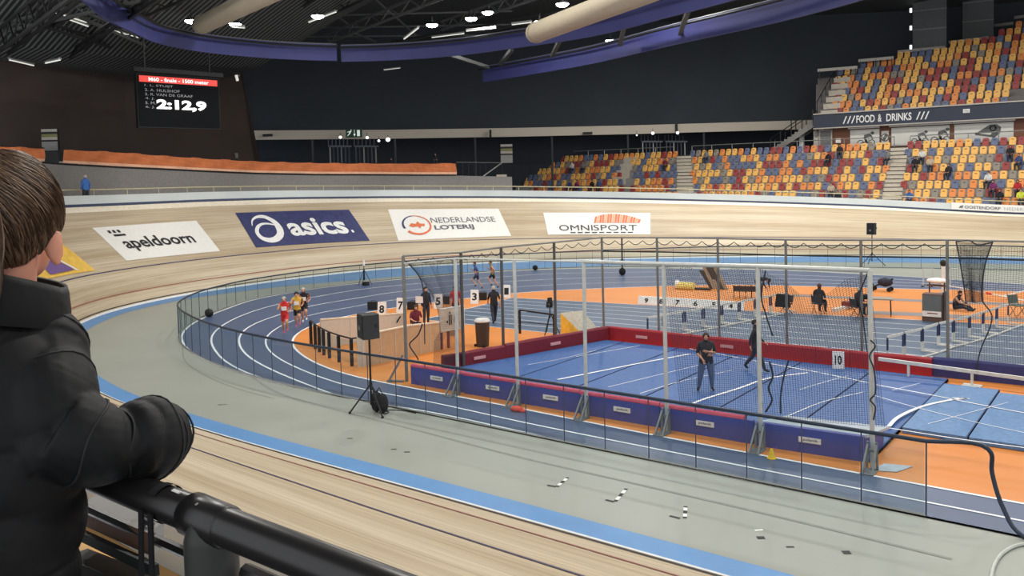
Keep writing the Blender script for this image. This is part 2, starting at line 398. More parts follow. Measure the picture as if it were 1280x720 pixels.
# grey wall and parapet of the left-hand stand
def at_depth(px, py, extra):
    s = s_at(px) if -130 <= px <= 1340 else (sL if px < 0 else s1300)
    d = proj(rim(s))[0, 2] + extra; return dep(px, py, d)
KX = [-120, 0, 55, 80, 150, 200, 260, 320, 400, 450, 520, 570]
KB = [196, 201, 204, 206, 210, 212, 215, 217.5, 219, 219, 219.5, 219.5]
KT = [175, 182.5, 185, 186.5, 190, 194, 198, 201.5, 203.5, 204, 204, 204]
par = [at_depth(x, b, 3.0) for x, b in zip(KX, KB)]; part_ = [at_depth(x, t, 3.0) for x, t in zip(KX, KT)]
mb = MB(); foot = [np.array([p[0], p[1], 4.5]) for p in par]
mb.grid([par, foot])
ext = at_depth(640, 221, 3.0); mb.grid([[par[-1], ext], [foot[-1], np.array([ext[0], ext[1], 4.5])]])
back = [p + np.array([-2.5, .8, 0]) for p in par]; mb.grid([par, back])
struct('wall_parapet', mb, M('parapet_grey', (128, 125, 122), .8))
# dark slot rail under the cloth
mb = MB(); mb.tube([p + np.array([.03, -.03, .05]) for p in par], .06, 5); struct('trim_16', mb, 'steel_dark')
# orange cloth on the parapet, in two lengths either side of the stair pillar
def cloth(i0, i1, label):
    o = thing('parapet_cloth', label, 'banner', par[(i0 + i1)//2], 'orange cloths on the left stand')
    a, b = np.array(part_[i0:i1 + 1]), np.array(par[i0:i1 + 1]); a, b = resample(a, .5), resample(b, .5); n = min(len(a), len(b))
    a = a[np.linspace(0, len(a) - 1, n).astype(int)]; b = b[np.linspace(0, len(b) - 1, n).astype(int)]
    rows = [[p + (q - p)*t + np.array([.05*math.sin(k*1.3 + 5*t), -.06*math.sin(k*.9 + 3*t), 0]) for k, (p, q) in enumerate(zip(a, b))] for t in (0, .25, .5, .72)]
    MB().grid(rows).build('cloth', M('cloth_orange', (196, 112, 66), .8, var=.1, scale=1.5), o)
    rows = [[p + (q - p)*t + np.array([.05*math.sin(k*1.3 + 5*t), -.06*math.sin(k*.9 + 3*t), 0]) for k, (p, q) in enumerate(zip(a, b))] for t in (.72, .97)]
    tag(MB().grid(rows).build('hem', M('cloth_pink', (226, 176, 146), .8), o), 'paler salmon hem of the orange cloth')
    MB().tube(list(a), .035, 5).build('rail', 'steel_dark', o)
    for k in range(0, n, 5): MB().tube([a[k] + np.array([-.25, .1, 0]), b[k] + np.array([-.25, .1, 0])], .03, 5).build('post', 'steel_dark', o)
cloth(3, 11, 'long orange cloth hung along the railing of the left stand, below the scoreboard')
cloth(0, 2, 'short orange cloth left of the dark striped pillar, behind the boy')
# ---------------------------------------------------------------- outer walls
def wall(name, pts, z0, z1, m):
    mb = MB(); mb.grid([[(p[0], p[1], z0) for p in pts], [(p[0], p[1], z1) for p in pts]]); return struct(name, mb, m)
BL = [dep(-160, 200, 48), dep(0, 200, 57), dep(160, 200, 67)]; e0, e1 = dep(326, 205, 78), dep(296, 60, 78)
mb = MB()
t0 = dep(281, -10, 78)
mb.grid([[(p[0], p[1], 4) for p in BL], [(p[0], p[1], 20) for p in BL]])
mb.add([(BL[-1][0], BL[-1][1], 4), (e0[0], e0[1], 4), tuple(e0), tuple(e1), tuple(t0), (BL[-1][0], BL[-1][1], 22)], [(0, 1, 2, 3, 4, 5)])
struct('wall_left', mb, M('wall_brown', (72, 61, 57), .9, var=.05, scale=.4))
KW = [(230, 90), (318, 93), (480, 97), (640, 99), (800, 99), (990, 97), (1150, 95), (1420, 88), (1750, 78)]
bw = [dep(x, 160, d) for x, d in KW]
ZB0 = float(np.mean([dep(x, y, d)[2] for x, y, d in ((318, 173.5, 93), (640, 171.5, 99), (990, 163, 97))])); ZB1 = ZB0 + 1.02
wall('wall_back', bw, ZB1 - .2, 30, M('wall_black', (56, 62, 69), .9, var=.06, scale=.25))
def out(p, d): v = np.array([p[0], p[1] + 30]); v = v/np.linalg.norm(v); return np.array([p[0] + v[0]*d, p[1] + v[1]*d, p[2]])
wall('wall_concourse', [out(p, 5) for p in bw], 0, ZB1, M('concourse_dark', (44, 50, 58), .9))
mb = MB(); fr = [out(p, -.4) for p in bw]
mb.grid([[(p[0], p[1], ZB0) for p in fr], [(p[0], p[1], ZB1) for p in fr], [(p[0], p[1], ZB1) for p in bw], [(p[0], p[1], ZB0) for p in bw]], close=False)
mb.grid([[(p[0], p[1], ZB0) for p in bw], [(p[0], p[1], ZB0) for p in fr]])
struct('beam', mb, M('beam_beige', (206, 197, 182), .7, var=.03, scale=.3))
mb = MB()
for x in (391, 494, 594, 690, 785, 880):
    d = np.interp(x, [k[0] for k in KW], [k[1] for k in KW]); p = dep(x, 185, d + .3); tag(MB().tube([(p[0], p[1], 5), (p[0], p[1], ZB0)], .12, 8).build('column', M('column_grey', (62, 66, 70), .6)), kind='structure')
fl = [out(p, 6) for p in bw]
mb = MB(); mb.add([(p[0], p[1], 4.4) for p in fl] + [(60, 45, 4.4), (12, 41, 3.3), (-14, 30, 3.6), (-26, 16, 4.4), (-33, 0, 4.5), (-34, -20, 4.5)], [tuple(range(len(fl) + 6))])
struct('concourse_floor', mb, M('concourse_grey', (72, 70, 68), .85))
# ---------------------------------------------------------------- roof
def zr(x, y):
    k = max(0, 10 - x); t = min(1, max(0, (y - 2)/16)); return 24.5 - .0043*min(k, 46)**2*(1 - t*t*(3 - 2*t))
mb = MB(); xs = np.linspace(-62, 70, 45); ys = np.linspace(-50, 70, 41)
mb.grid([[(x, y, zr(x, y)) for x in xs] for y in ys])
def deck_mat():
    m = M('roof_deck', (38, 41, 42), .7); nt = m.node_tree; b = nt.nodes['Principled BSDF']
    tc = nt.nodes.new('ShaderNodeTexCoord'); w = nt.nodes.new('ShaderNodeTexWave'); w.bands_direction = 'Y'; w.inputs['Scale'].default_value = .9
    r = nt.nodes.new('ShaderNodeValToRGB'); r.color_ramp.elements[0].color = lin((34, 36, 37)); r.color_ramp.elements[1].color = lin((104, 108, 104))
    r.color_ramp.elements[0].position = .55; r.color_ramp.elements[1].position = .8
    nt.links.new(tc.outputs['Object'], w.inputs['Vector']); nt.links.new(w.outputs['Fac'], r.inputs[0]); nt.links.new(r.outputs[0], b.inputs['Base Color']); return m
deck_mat(); struct('ceiling', mb, 'roof_deck')
M('truss_black', (26, 27, 28), .6); M('truss_grey', (96, 100, 98), .5, .3); M('truss_dark', (50, 52, 53), .5, .3)
def truss(a, b, depth, m, w=.16, n=8, ext0=.0, ext1=.6):
    a, b = Vector(a), Vector(b); d = b - a; a = a - d*ext0; b = b + d*ext1; mb = MB(); dn = Vector((0, 0, -depth))
    mb.bar(a, b, w); mb.bar(a + dn, b + dn, w)
    for k in range(n):
        p, q = a + (b - a)*k/n, a + (b - a)*(k + 1)/n; md = (p + q)/2
        mb.bar(p, md + dn, w*.5); mb.bar(md + dn, q, w*.5)
    return tag(mb.build('roof_truss', m), kind='structure')
for (p, q, z, dp, m) in (((-10, 44), (50, -8), 16.2, 1.3, 'truss_black'), ((0, 58), (80, -6), 16.4, .8, 'truss_black'), ((70, 76), (150, 22), 16, .35, 'truss_black'), ((0, 30), (120, 2), 16.6, .5, 'truss_grey'), ((100, 12), (200, 58), 16.9, .45, 'truss_grey'), ((52, 26), (108, 44), 16.5, .3, 'truss_dark'), ((-30, 62), (100, 6), 17, .5, 'truss_dark'), ((60, 62), (190, 2), 17.6, .7, 'truss_dark'), ((330, 47), (420, 2), 20, .8, 'truss_dark'), ((405, 44), (512, 0), 19.5, .8, 'truss_grey'),
                         ((552, 27), (630, 0), 20, .7, 'truss_grey'), ((300, 40), (360, 4), 20, .8, 'truss_dark'), ((600, 45), (800, -4), 20.5, .5, 'truss_dark'), ((490, 52), (900, -20), 19, .4, 'truss_dark')):
    truss(gz(*p, z), gz(*q, z), dp, m)
mb = MB()
for (p, q) in (((320, 26), (352, 48)), ((395, 2), (435, 30)), ((440, 40), (470, 52)), ((470, 0), (520, 44)), ((300, 22), (640, 14)), ((330, 36), (680, 30)), ((360, 46), (640, 44))):
    mb.bar(gz(*p, 20), gz(*q, 20), .12)
struct('roof_bracing', mb, 'truss_grey')
# blue skirting ring round the lighting gantry
def ring_band(name, lo, top_h, z):
    C = resample(crom([gz(x, y, z) for x, y in lo], 8), 1.0); mb = MB(); N = []
    T = np.gradient(C[:, :2], axis=0); T /= np.linalg.norm(T, axis=1)[:, None]; Nn = np.stack([T[:, 1], -T[:, 0]], 1)*.12
    a = [np.r_[p[:2], z] for p in C]; b = [np.r_[p[:2], z + top_h] for p in C]
    a2 = [np.r_[p[:2] + n, z] for p, n in zip(C, Nn)]; b2 = [np.r_[p[:2] + n, z + top_h] for p, n in zip(C, Nn)]
    mb.grid([a, b, b2, a2, a]); o = thing(name, *RING[len(RINGS)], a[len(a)//2], 'blue ceiling skirting')
    RINGS.append(o); mb.build('skirt', M('ring_blue', (54, 58, 112), .6, var=.07, scale=.5), o)
    MB().tube([p + np.array([0, 0, .04]) for p in b], .05, 5).build('top_rail', 'steel', o)
    MB().tube([np.r_[p[:2] + n*5, z + top_h*.8] for p, n in zip(C, Nn)], .09, 5).build('gantry_tube', 'steel_dark', o)
RINGS = []
RING = [('blue skirting panel curving from the top left corner to the gap in the ceiling ring', 'ceiling ring'), ('long blue skirting panel of the inner ceiling ring, right of the gap', 'ceiling ring'),
        ('lower outer blue skirting panel under the roof, ending square above the back wall', 'ceiling ring'), ('short blue skirting panel at the left edge of the hall, left of the scoreboard', 'ceiling ring')]
ring_band('ceiling_skirting', [(60, -30), (104, 3), (130, 24), (165, 41), (195, 54), (250, 65), (320, 72), (371, 75), (421, 76.5)], 1.12, 15)
ring_band('ceiling_skirting', [(427, 77.5), (470, 76.5), (520, 74), (580, 69), (640, 61), (740, 46), (840, 21), (920, 0), (1000, -26)], 1.12, 15)
ring_band('ceiling_skirting', [(605, 103), (660, 94), (740, 80), (840, 57), (960, 31), (1010, 19), (1070, 3), (1140, -20)], 1.3, 15)
ring_band('ceiling_skirting', [(-60, 92), (0, 100), (47, 107)], .9, 15)
mb = MB()   # dark underside gantry between the two rings
for (p, q) in (((640, 62), (625, 80)), ((700, 50), (690, 70)), ((780, 34), (775, 56)), ((860, 14), (850, 42)), ((560, 68), (610, 84))):
    mb.bar(gz(*p, 15.6), gz(*q, 15.6), .25)
struct('gantry', mb, 'truss_dark')
# ---------------------------------------------------------------- lamps
M('lamp_glow', (255, 250, 238), emit=20.0)
def lamp(x, y, z, label, group, r=.42, power=0.0):
    o = thing('high_bay_lamp', label, 'ceiling lamp', (x, y, z), group)
    mb = MB(); mb.grid([[(x + rr*math.cos(a*.524), y + rr*math.sin(a*.524), z + h) for a in range(12)] for rr, h in ((r, 0), (r*1.03, .05), (r*.8, .14), (.06, .2), (.02, .6))], close=True); mb.build('housing', 'steel_dark', o)
    MB().ball((x, y, z + .02), (r*.97, r*.97, .22), 12, 5, z1=0, z0=-1).build('lens', 'lamp_glow', o)
    if power:
        l = bpy.data.lights.new('lamp_light', 'AREA'); l.shape = 'DISK'; l.size = 1.2; l.energy = power; l.color = (1, .965, .91)
        lo = bpy.data.objects.new('lamp_light', l); COL.objects.link(lo); lo.location = (0, 0, -.2); lo.parent = o
VIS = [(239, 26, 'bright lamp at the lower end of the left beige duct'), (294, 30, 'bright lamp right of the left beige duct'), (397, 20, 'round lamp left of the centre of the ceiling ring'), (540, 31, 'roundest brightest lamp in the middle of the ceiling ring'),
       (589, 23, 'oval lamp right of the middle lamp, above white strips'), (703, 5, 'small lamp above the right beige duct'), (675, 27, 'small lamp beside the lower end of the right beige duct')]
for x, y, t in VIS:
    p = gz(x, y, 17.5); lamp(*p, t, 'lamps seen inside the ceiling ring', .42)
for k, (x, y) in enumerate(LAMP_GRID):
    lamp(x, y, 23.7 if y > 30 else 21.0 if x > -10 else 18.5, 'high bay lamp of the roof grid, far row added to brighten the stands', 'roof grid lamps', .42, LAMP_W*(1.15 if y > 30 else 1))
# strip lights, tubes and ducts under the roof
def duct(p, q, z, label):
    a, b = Vector(gz(*p, z)), Vector(gz(*q, z)); b = a + (b - a)*1.6; d = (b - a).normalized()
    o = thing('air_duct', label, 'air duct', a, 'beige ducts')
    MB().tube([a, a + d*.02, a + d*.2, b], [.1, .5, .55, .55], 16).build('duct', M('duct_beige', (170, 160, 140), .7, var=.04), o, smooth=True)
    MB().tube([a + d*.35, a + d*.5], .57, 16).build('collar', M('duct_band', (150, 140, 120), .6), o)
duct((250, 32), (330, -6), 16.3, 'round beige air duct above the scoreboard, top left'); duct((667, 42), (775, 1), 14.3, 'round beige air duct above the right part of the ceiling ring')
M('strip_glow', (200, 200, 192), emit=.9)
for (p, q, z) in (((113, 48), (144, 25), 16.5), ((70, 16), (108, 28), 16.8), ((85, 24), (110, 33), 16.8), ((118, 31), (158, 43), 16.8), ((160, 43), (200, 56), 16.8), ((178, 56), (194, 60), 16.6), ((12, 75), (42, 82), 14.5), ((57, 79), (75, 75), 14.5),
                  ((782, 18), (836, 7), 16.8), ((583, 39), (620, 35), 17.5), ((505, 49), (523, 35), 17.5), ((480, 87.5), (500, 85), 19.3), ((640, 31), (664, 28), 17), ((386, 28), (420, 15), 18), ((540, 47), (580, 42), 17.8), ((290, 34), (306, 35), 17)):
    a, b = gz(*p, z), gz(*q, z); o = thing('strip_light', 'thin white strip light under the dark roof', 'strip light', a, 'strip lights under the roof')
    MB().bar(a, b, .09, .05).build('tube', 'strip_glow', o); MB().bar(a + np.array([0, 0, .1]), b + np.array([0, 0, .1]), .2, .08).build('housing', 'steel', o)
# ---------------------------------------------------------------- stands along the far straight
SEAT_P, RISE, TREAD = .70, .745, .86
LY0, LZ0 = 42.2, 3.75          # lower tier: first row of seats
def colX(px, Y, z):            # X of a column seen at px on a row
    a, b = -70.0, 60.0
    for _ in range(40):
        m = (a + b)/2
        if proj((m, Y, z))[0, 0] < px: a = m
        else: b = m
    return (a + b)/2
M('terrace', (146, 142, 138), .8); M('riser', (112, 108, 106), .8)
M('seat_yellow', (236, 182, 96), .5); M('seat_orange', (222, 138, 72), .5); M('seat_blue', (96, 106, 136), .5); M('seat_red', (150, 60, 58), .5); M('seat_grey', (140, 132, 120), .5)
mb = MB()
for k in range(8):
    y, z = LY0 + k*TREAD, LZ0 + k*RISE - .35
    mb.box((-14, y + TREAD/2, z - .6), (100, TREAD, 1.2))
struct('terrace_lower', mb, 'terrace')
UY0, UZ0, UX0 = 50.6, 12.75, -4.1
mb = MB()
for k in range(13):
    y, z = UY0 + k*.9, UZ0 + k*RISE - .35
    x0 = colX([1020, 1020, 1020, 1020, 1020, 1020, 1022, 1072, 1118, 1183, 1240, 1268, 1300][k], y, z)
    mb.box(((x0 + 40)/2, y + .45, z - .5), (40 - x0, .9, 1.0))
struct('terrace_upper', mb, 'riser')
def seat_mesh(m):
    mb = MB(); w, h = .56, .60
    rows = []
    for v in np.linspace(0, 1, 5):
        ww = w/2*(1 - .12*v**3) ; rows.append([(ww*u, .10 + .10*v - .05*(1 - u*u), .12 + h*v - (.05*abs(u)**3 if v == 1 else 0)) for u in np.linspace(-1, 1, 7)])
    back = [[(p[0], p[1] + .05, p[2]) for p in r] for r in rows[::-1]]
    mb.grid(rows + back + [rows[0]])
    for sx in (-1, 1):        # close the sides
        a = [r[0 if sx < 0 else -1] for r in rows]; b = [(p[0], p[1] + .05, p[2]) for p in a]; mb.grid([a, b])
    mb.box((0, .03, .18), (.5, .1, .36), mat=Matrix.Rotation(-.22, 3, 'X'))      # tipped-up seat pan
    mb.box((0, .1, .05), (.36, .12, .12), mi=1)
    mb.box((0, .113, .52), (.2, .02, .05), mi=1)                               # hand hole
    return mb.mesh('stadium_seat', [m, 'steel_dark'])
SC = ['yellow', 'orange', 'blue', 'red', 'grey']
SM = {c: seat_mesh('seat_' + c) for c in SC}
ORD = ['first', 'second', 'third', 'fourth', 'fifth', 'sixth', 'seventh', 'eighth', 'ninth', 'tenth', 'eleventh', 'twelfth', 'thirteenth']
SEATS = []; CNT = {}
def nth(n):
    tens = {2: 'twenty', 3: 'thirty', 4: 'forty'}
    if n <= 13: return ORD[n - 1]
    if n < 20: return {14: 'fourteenth', 15: 'fifteenth', 16: 'sixteenth', 17: 'seventeenth', 18: 'eighteenth', 19: 'nineteenth'}[n]
    return {2: 'twentieth', 3: 'thirtieth', 4: 'fortieth'}[n//10] if n % 10 == 0 else tens[n//10] + '-' + ORD[n % 10 - 1]
rnd = random.Random(11)
def pick(): return rnd.choices(SC, (38, 20, 20, 15, 7))[0]
AISLE = [(845, 866), (1108, 1132)]
for k in range(8):
    y, z = LY0 + k*TREAD, LZ0 + k*RISE - .35
    X = colX(640, y, z); X1 = colX(1310, y, z)
    while X < X1:
        q = proj((X, y, z + .4))[0]; px, py = q[0], q[1]
        t = (7 - k)/7.0
        a1 = 846 - 2*t; a2 = 864 + 2*t; b1 = 1112 - 12*t; b2 = 1134 - 8*t
        c1, c2 = 776 + 4*t, 787 + 4*t
        blk = None
        if px < c1 or (k == 7 and px < 785): blk = 'left lower block' 
        elif c2 < px < a1: blk = 'narrow lower block'
        elif a2 < px < b1: blk = 'middle lower block'
        elif px > b2: blk = 'right lower block'
        if px < 640 + (7 - k)*4: blk = None
        if blk: CNT[(k, blk)] = CNT.get((k, blk), 0) + 1; SEATS.append((X, y, z, k, blk, CNT[(k, blk)]))
        X += SEAT_P
for k in range(12):
    y, z = UY0 + k*.9, UZ0 + k*RISE - .35
    lim = [1041, 1041, 1041, 1041, 1041, 1042, 1046, 1075, 1122, 1186, 1243, 1272][k]
    X = colX(1018, y, z); X1 = colX(1295, y, z)
    X = UX0 + math.ceil((X - UX0)/SEAT_P)*SEAT_P
    while X < X1:
        px = proj((X, y, z + .4))[0, 0]
        if px > lim and not (k < 2 and px > 1258): CNT[(k, 'u')] = CNT.get((k, 'u'), 0) + 1; SEATS.append((X, y, z, k, 'upper stand', CNT[(k, 'u')]))
        X += SEAT_P
vis = []
for st in SEATS:
    q = proj((st[0], st[1], st[2] + .4))[0]; vis.append((q[2] if -8 < q[0] < 1286 and q[1] > -6 else 1e6, st))
vis.sort(key=lambda t: t[0]); rest = MB(); rest_c = {c: i for i, c in enumerate(SC)}
for i, (d, st) in enumerate(vis):
    c = pick(); x, y, z, k, blk, n = st
    if i < 300:
        o = bpy.data.objects.new('stadium_seat', SM[c]); COL.objects.link(o); o.location = (x, y, z)
        tag(o, '%s folding seat, %s row of the %s, %s from its left end' % (c if c != 'blue' else 'slate blue', ORD[k], blk, nth(n)), 'stadium seat', 'stadium seats of the ' + blk)
    else:
        me = SM[c]; v = [(p.co.x + x, p.co.y + y, p.co.z + z) for p in me.vertices]; o0 = len(rest.v); rest.v += v
        for p in me.polygons: rest.f.append([a + o0 for a in p.vertices]); rest.m.append(rest_c[c] if p.material_index == 0 else 5)
o = rest.build('stadium_seats', ['seat_' + c for c in SC] + ['steel_dark'], org=(x, y, z))
tag(o, 'remaining yellow, orange, blue and red seats filling the farther rows of the stands', 'stadium seats', kind='stuff')
# stairs in the lower tier
def stairs(name, pxl, pxr):
    mb = MB()
    for k in range(15):
        y = LY0 + k*TREAD/2 - .1; z = LZ0 + k*RISE/2 - .35 + .2; t = (14 - k)/14
        x0, x1 = colX(pxl[0] + (pxl[1] - pxl[0])*t, y, z), colX(pxr[0] + (pxr[1] - pxr[0])*t, y, z)
        mb.box(((x0 + x1)/2, y + TREAD/4, z - .5), (x1 - x0, TREAD/2 + .02, 1.0))
        mb.box(((x0 + x1)/2, y + .02, z - .03), (x1 - x0, .06, .08), mi=1)
    struct(name, mb, [M('stair_pale', (192, 184, 170), .8), M('stair_edge', (160, 152, 140), .8)])
stairs('trim_17', (846, 846), (864, 868)); stairs('trim_18', (1113, 1101), (1135, 1126))
x = colX(781, LY0 + 5.5*TREAD, 7); mb = MB()
for k in range(4, 8): mb.box((x, LY0 + k*TREAD + .4, LZ0 + k*RISE - .6), (1.7, .9, .9))
struct('trim_19', mb, 'stair_pale')
# white-ish rails along the top of the lower tier
def top_rail(px0, px1, name_label):
    y, z = LY0 + 8*TREAD + .1, LZ0 + 8*RISE + .15; x0, x1 = colX(px0, y, z), colX(px1, y, z)
    o = thing('guard_rail', name_label, 'railing', ((x0 + x1)/2, y, z - .9)); mb = MB(); mb.tube([(x0, y, z), (x1, y, z)], .05, 6); mb.build('rail', 'steel', o)
    n = max(2, int((x1 - x0)/2.2))
    for k in range(n + 1): MB().tube([(x0 + (x1 - x0)*k/n, y, z), (x0 + (x1 - x0)*k/n, y, z - 1.3)], .04, 5).build('post', 'steel', o)
top_rail(642, 842, 'grey guard rail behind the top row of the left lower seats'); top_rail(865, 1118, 'grey guard rail behind the top row of the middle lower seats'); top_rail(1138, 1330, 'grey guard rail behind the top row of the right lower seats')
# stand building on the right: window wall, fascia, door
FY = 49.2
zf0, zf1 = 11.1, 12.45
fx0 = oy(1017, 150, FY)[0]
mb = MB(); mb.box(((fx0 + 45)/2, FY + .4, (zf0 + zf1)/2), (45 - fx0, .8, zf1 - zf0)); struct('fascia', mb, M('fascia_navy', (54, 60, 74), .7, var=.03))
mb = MB(); mb.box(((fx0 + 45)/2, FY + .35, zf1 + .06), (45 - fx0, .95, .12)); mb.box(((fx0 + 45)/2, FY + .35, zf0 - .06), (45 - fx0, .95, .1)); struct('trim_20', mb, M('trim_pale', (176, 170, 162), .6))
WYY = FY + .9
mb = MB(); mb.box(((fx0 + 45)/2, WYY + .2, 9.5), (45 - fx0, .3, 3.4)); struct('wall_right', mb, M('wall_rust', (120, 82, 66), .8))
mb = MB(); mb.box((fx0 + .1, WYY + 5, 11.4), (.3, 11, 2.2))
for k in range(6): mb.box((fx0 + 1.15, UY0 + k*.9 + .3, UZ0 + k*RISE - .1), (1.7, .7, .55), mi=1)
struct('wall_stand', mb, ['riser', 'stair_pale'])
o = thing('edge_railing', 'dark railing along the left edge of the upper stand', 'railing', (fx0, UY0, UZ0)); ea, eb = Vector((fx0 + .1, UY0 - .6, UZ0 + .2)), Vector((fx0 + .1, UY0 + 5.2, UZ0 + 5*RISE)); MB().tube([ea + Vector((0, 0, .9)), eb + Vector((0, 0, .9))], .05, 5).build('rail', 'steel_dark', o)
for k in range(5): c = ea + (eb - ea)*k/4; MB().tube([c, c + Vector((0, 0, .9))], .05, 5).build('post', 'steel_dark', o)
def fas(u, v): return (u, FY - .02, v)
sg = thing('fascia_sign', 'white FOOD & DRINKS lettering with slashes on the navy fascia of the right stand', 'sign', (0, FY - .02, 11.4))
def fx(px): return oy(px, 150, FY)[0]
zb, zt = 11.38, 12.12
for k in range(3):
    for x0 in (1053.5 + 5.2*k, 1145 + 5.4*k):
        a = fx(x0); MB().add([fas(a, zb), fas(a + .12, zb), fas(a + .42, zt), fas(a + .3, zt)], [(0, 1, 2, 3)]).build('slash', 'white', sg)
for t, a, b in (('FOOD', 1070.5, 1093.5), ('&', 1097.5, 1102), ('DRINKS', 1108, 1139.5)): mb = MB(); put_text(mb, t, fas, fx(a), zb, fx(b), zt, bold=.02); mb.build('word', 'white', sg)
o = thing('fascia_plate', 'small white plate with grey print on the navy fascia, right of the sign', 'sign', (fx(1208), FY - .03, 11.9))
mb = MB(); mb.box((fx(1208), FY - .02, 11.93), (.55, .05, .36)); mb.build('plate', 'white', o)
mb = MB(); [mb.box((fx(1208), FY - .05, 11.83 + .09*k), (.4, .02, .04)) for k in range(3)]; mb.build('print', 'steel', o)
def wx(px): return oy(px, 175, WYY)[0]
mb = MB(); mb.box((wx(1021), WYY - .05, 9.9), (.5, .4, 2.5)); mb.box((fx0 + .3, WYY - .05, 10.95), (1.0, .4, .3)); struct('trim_21', mb, 'trim_pale')
d = thing('door', 'grey door in the rust red wall at the left end of the stand building', 'door', (wx(1033), WYY, 8.8)); tag(d, kind='structure'); d.name = 'door_1'
mb = MB(); mb.box((wx(1032.5), WYY - .05, 9.8), (1.1, .1, 2.1)); mb.build('leaf', M('door_grey', (112, 112, 112), .6), d)
mb = MB()
for dx in (-.6, .6): mb.box((wx(1032.5) + dx, WYY - .08, 9.85), (.12, .14, 2.2))
mb.box((wx(1032.5), WYY - .08, 10.9), (1.3, .14, .12)); mb.build('frame', 'trim_pale', d)
MB().tube([(wx(1032.5) + .4, WYY - .12, 9.8), (wx(1032.5) + .4, WYY - .2, 9.8), (wx(1032.5) + .25, WYY - .2, 9.8)], .02, 5).build('door_handle', 'steel', d)
def poster(x0, x1, kind, label, z0=9.0, z1=10.75):
    a, b = wx(x0), wx(x1); o = thing('mural_panel', label, 'poster', ((a + b)/2, WYY - .05, z0))
    mb = MB(); mb.box(((a + b)/2, WYY - .04, (z0 + z1)/2), (b - a, .08, z1 - z0)); mb.build('board', M('mural_white', (206, 206, 200), .7, var=.05, scale=1.2), o)
    def f(u, v): return (a + (b - a)*u, WYY - .09, z0 + (z1 - z0)*v)
    asp = (b - a)/(z1 - z0); mb = MB()
    def ring(cu, cv, r, w):
        P = [(cu + r*math.cos(t)/asp, cv + r*math.sin(t)) for t in np.linspace(0, 2*math.pi, 20)]
        Q = [(cu + (r - w)*math.cos(t)/asp, cv + (r - w)*math.sin(t)) for t in np.linspace(0, 2*math.pi, 20)]
        mb.grid([[f(*p) for p in P], [f(*p) for p in Q]])
    def seg(p, q, w):
        p, q = np.array(p), np.array(q); d = (q - p)*np.array([asp, 1]); n = np.array([-d[1], d[0]])/np.linalg.norm(d)*w/2; n[0] /= asp
        mb.add([f(*(p - n)), f(*(q - n)), f(*(q + n)), f(*(p + n))], [(0, 1, 2, 3)])
    def rider(cu, s=1.0, fl=1):
        k = fl*s/asp
        ring(cu - .32*k, .24*s, .2*s, .05); ring(cu + .32*k, .24*s, .2*s, .05)
        for p, q, w in (((-.32, .24), (0, .3), .06), ((0, .3), (.32, .24), .06), ((0, .3), (-.1, .62), .1), ((-.1, .62), (.25, .72), .2), ((.25, .72), (.38, .45), .09), ((.02, .45), (.05, .2), .1)):
            seg((cu + p[0]*k, p[1]*s), (cu + q[0]*k, q[1]*s), w*s)
        put_poly(mb, [(cu + (.36 + .11*math.cos(t))*k, .82*s + .1*s*math.sin(t)) for t in np.linspace(0, 6.2, 10)], f)
    if kind == 1: rider(.55, .95)
    if kind == 2: rider(.5, .85); rider(.85, .95)
    if kind == 3:
        P = [(.35, .45), (.5, .72), (.6, .9), (.72, .92), (.8, .75), (.78, .45), (.68, .2), (.6, .3), (.66, .55), (.55, .5)]; put_poly(mb, P, f); ring(.66, .72, .16, .05); seg((.36, .45), (.62, .32), .1)
    if kind == 4: seg((.3, .3), (.7, .7), .2); ring(.5, .5, .3, .08)
    mb.build('picture', M('mural_grey', (92, 94, 94), .8), o)
poster(1063, 1099.5, 1, 'white wall panel with a grey cyclist, nearest the door'); poster(1102, 1111, 4, 'narrow white framed picture between the two cyclist panels', 9.2, 10.5)
poster(1114.5, 1187, 2, 'long white wall panel with two grey cyclists'); poster(1193, 1267, 3, 'white wall panel with a grey crouching figure, farthest right')
mb = MB()
for a, b in ((1061, 1100), (1112, 1190), (1191, 1269)): mb.box(((wx(a) + wx(b))/2, WYY - .15, 10.92), (wx(b) - wx(a), .3, .16))
struct('trim_22', mb, 'white')
mb = MB(); mb.box((wx(1048), WYY - .04, 9.75), (.5, .05, .45)); tag(mb.build('notice', 'white', org=(wx(1048), WYY, 9.5)), 'small white notice on the rust wall right of the grey door', 'notice')
# flight of stairs climbing to the upper stand, with railings
st = thing('stair_flight', 'grey open stair flight with railings climbing to the upper stand, left of the food sign', 'stairs', oy(960, 190, 50)); A, B = Vector(oy(963, 189, 50)), Vector(oy(1016, 153, 50)); mb = MB(); n = 12
for k in range(n):
    p = A + (B - A)*(k + .5)/n; mb.box((p.x, p.y + .7, p.z), ((B.x - A.x)/n + .05, 1.4, .3))
for yy in (0, 1.4): mb.bar(A + Vector((0, yy, -.25)), B + Vector((0, yy, -.25)), .12, .5)
mb.build('steps', M('stair_grey', (128, 126, 122), .7), st)
for yy in (0, 1.4):
    up = Vector((0, yy, 1.3)); MB().tube([A + up, B + up], .05, 5).build('handrail', 'steel_dark', st)
    for k in range(5): p = A + (B - A)*k/4 + Vector((0, yy, 0)); MB().tube([p, p + Vector((0, 0, 1.3 if k != 2 else 1.8))], .06, 5).build('post', 'steel_dark', st)
p = oy(996, 185, 49.6); mb = MB(); mb.box((p[0], p[1] + 1.6, 8.9), (.42, .42, 4.6)); tag(mb.build('column', 'white'), kind='structure')
mb = MB()      # two tall grey curtain panels above the upper stand
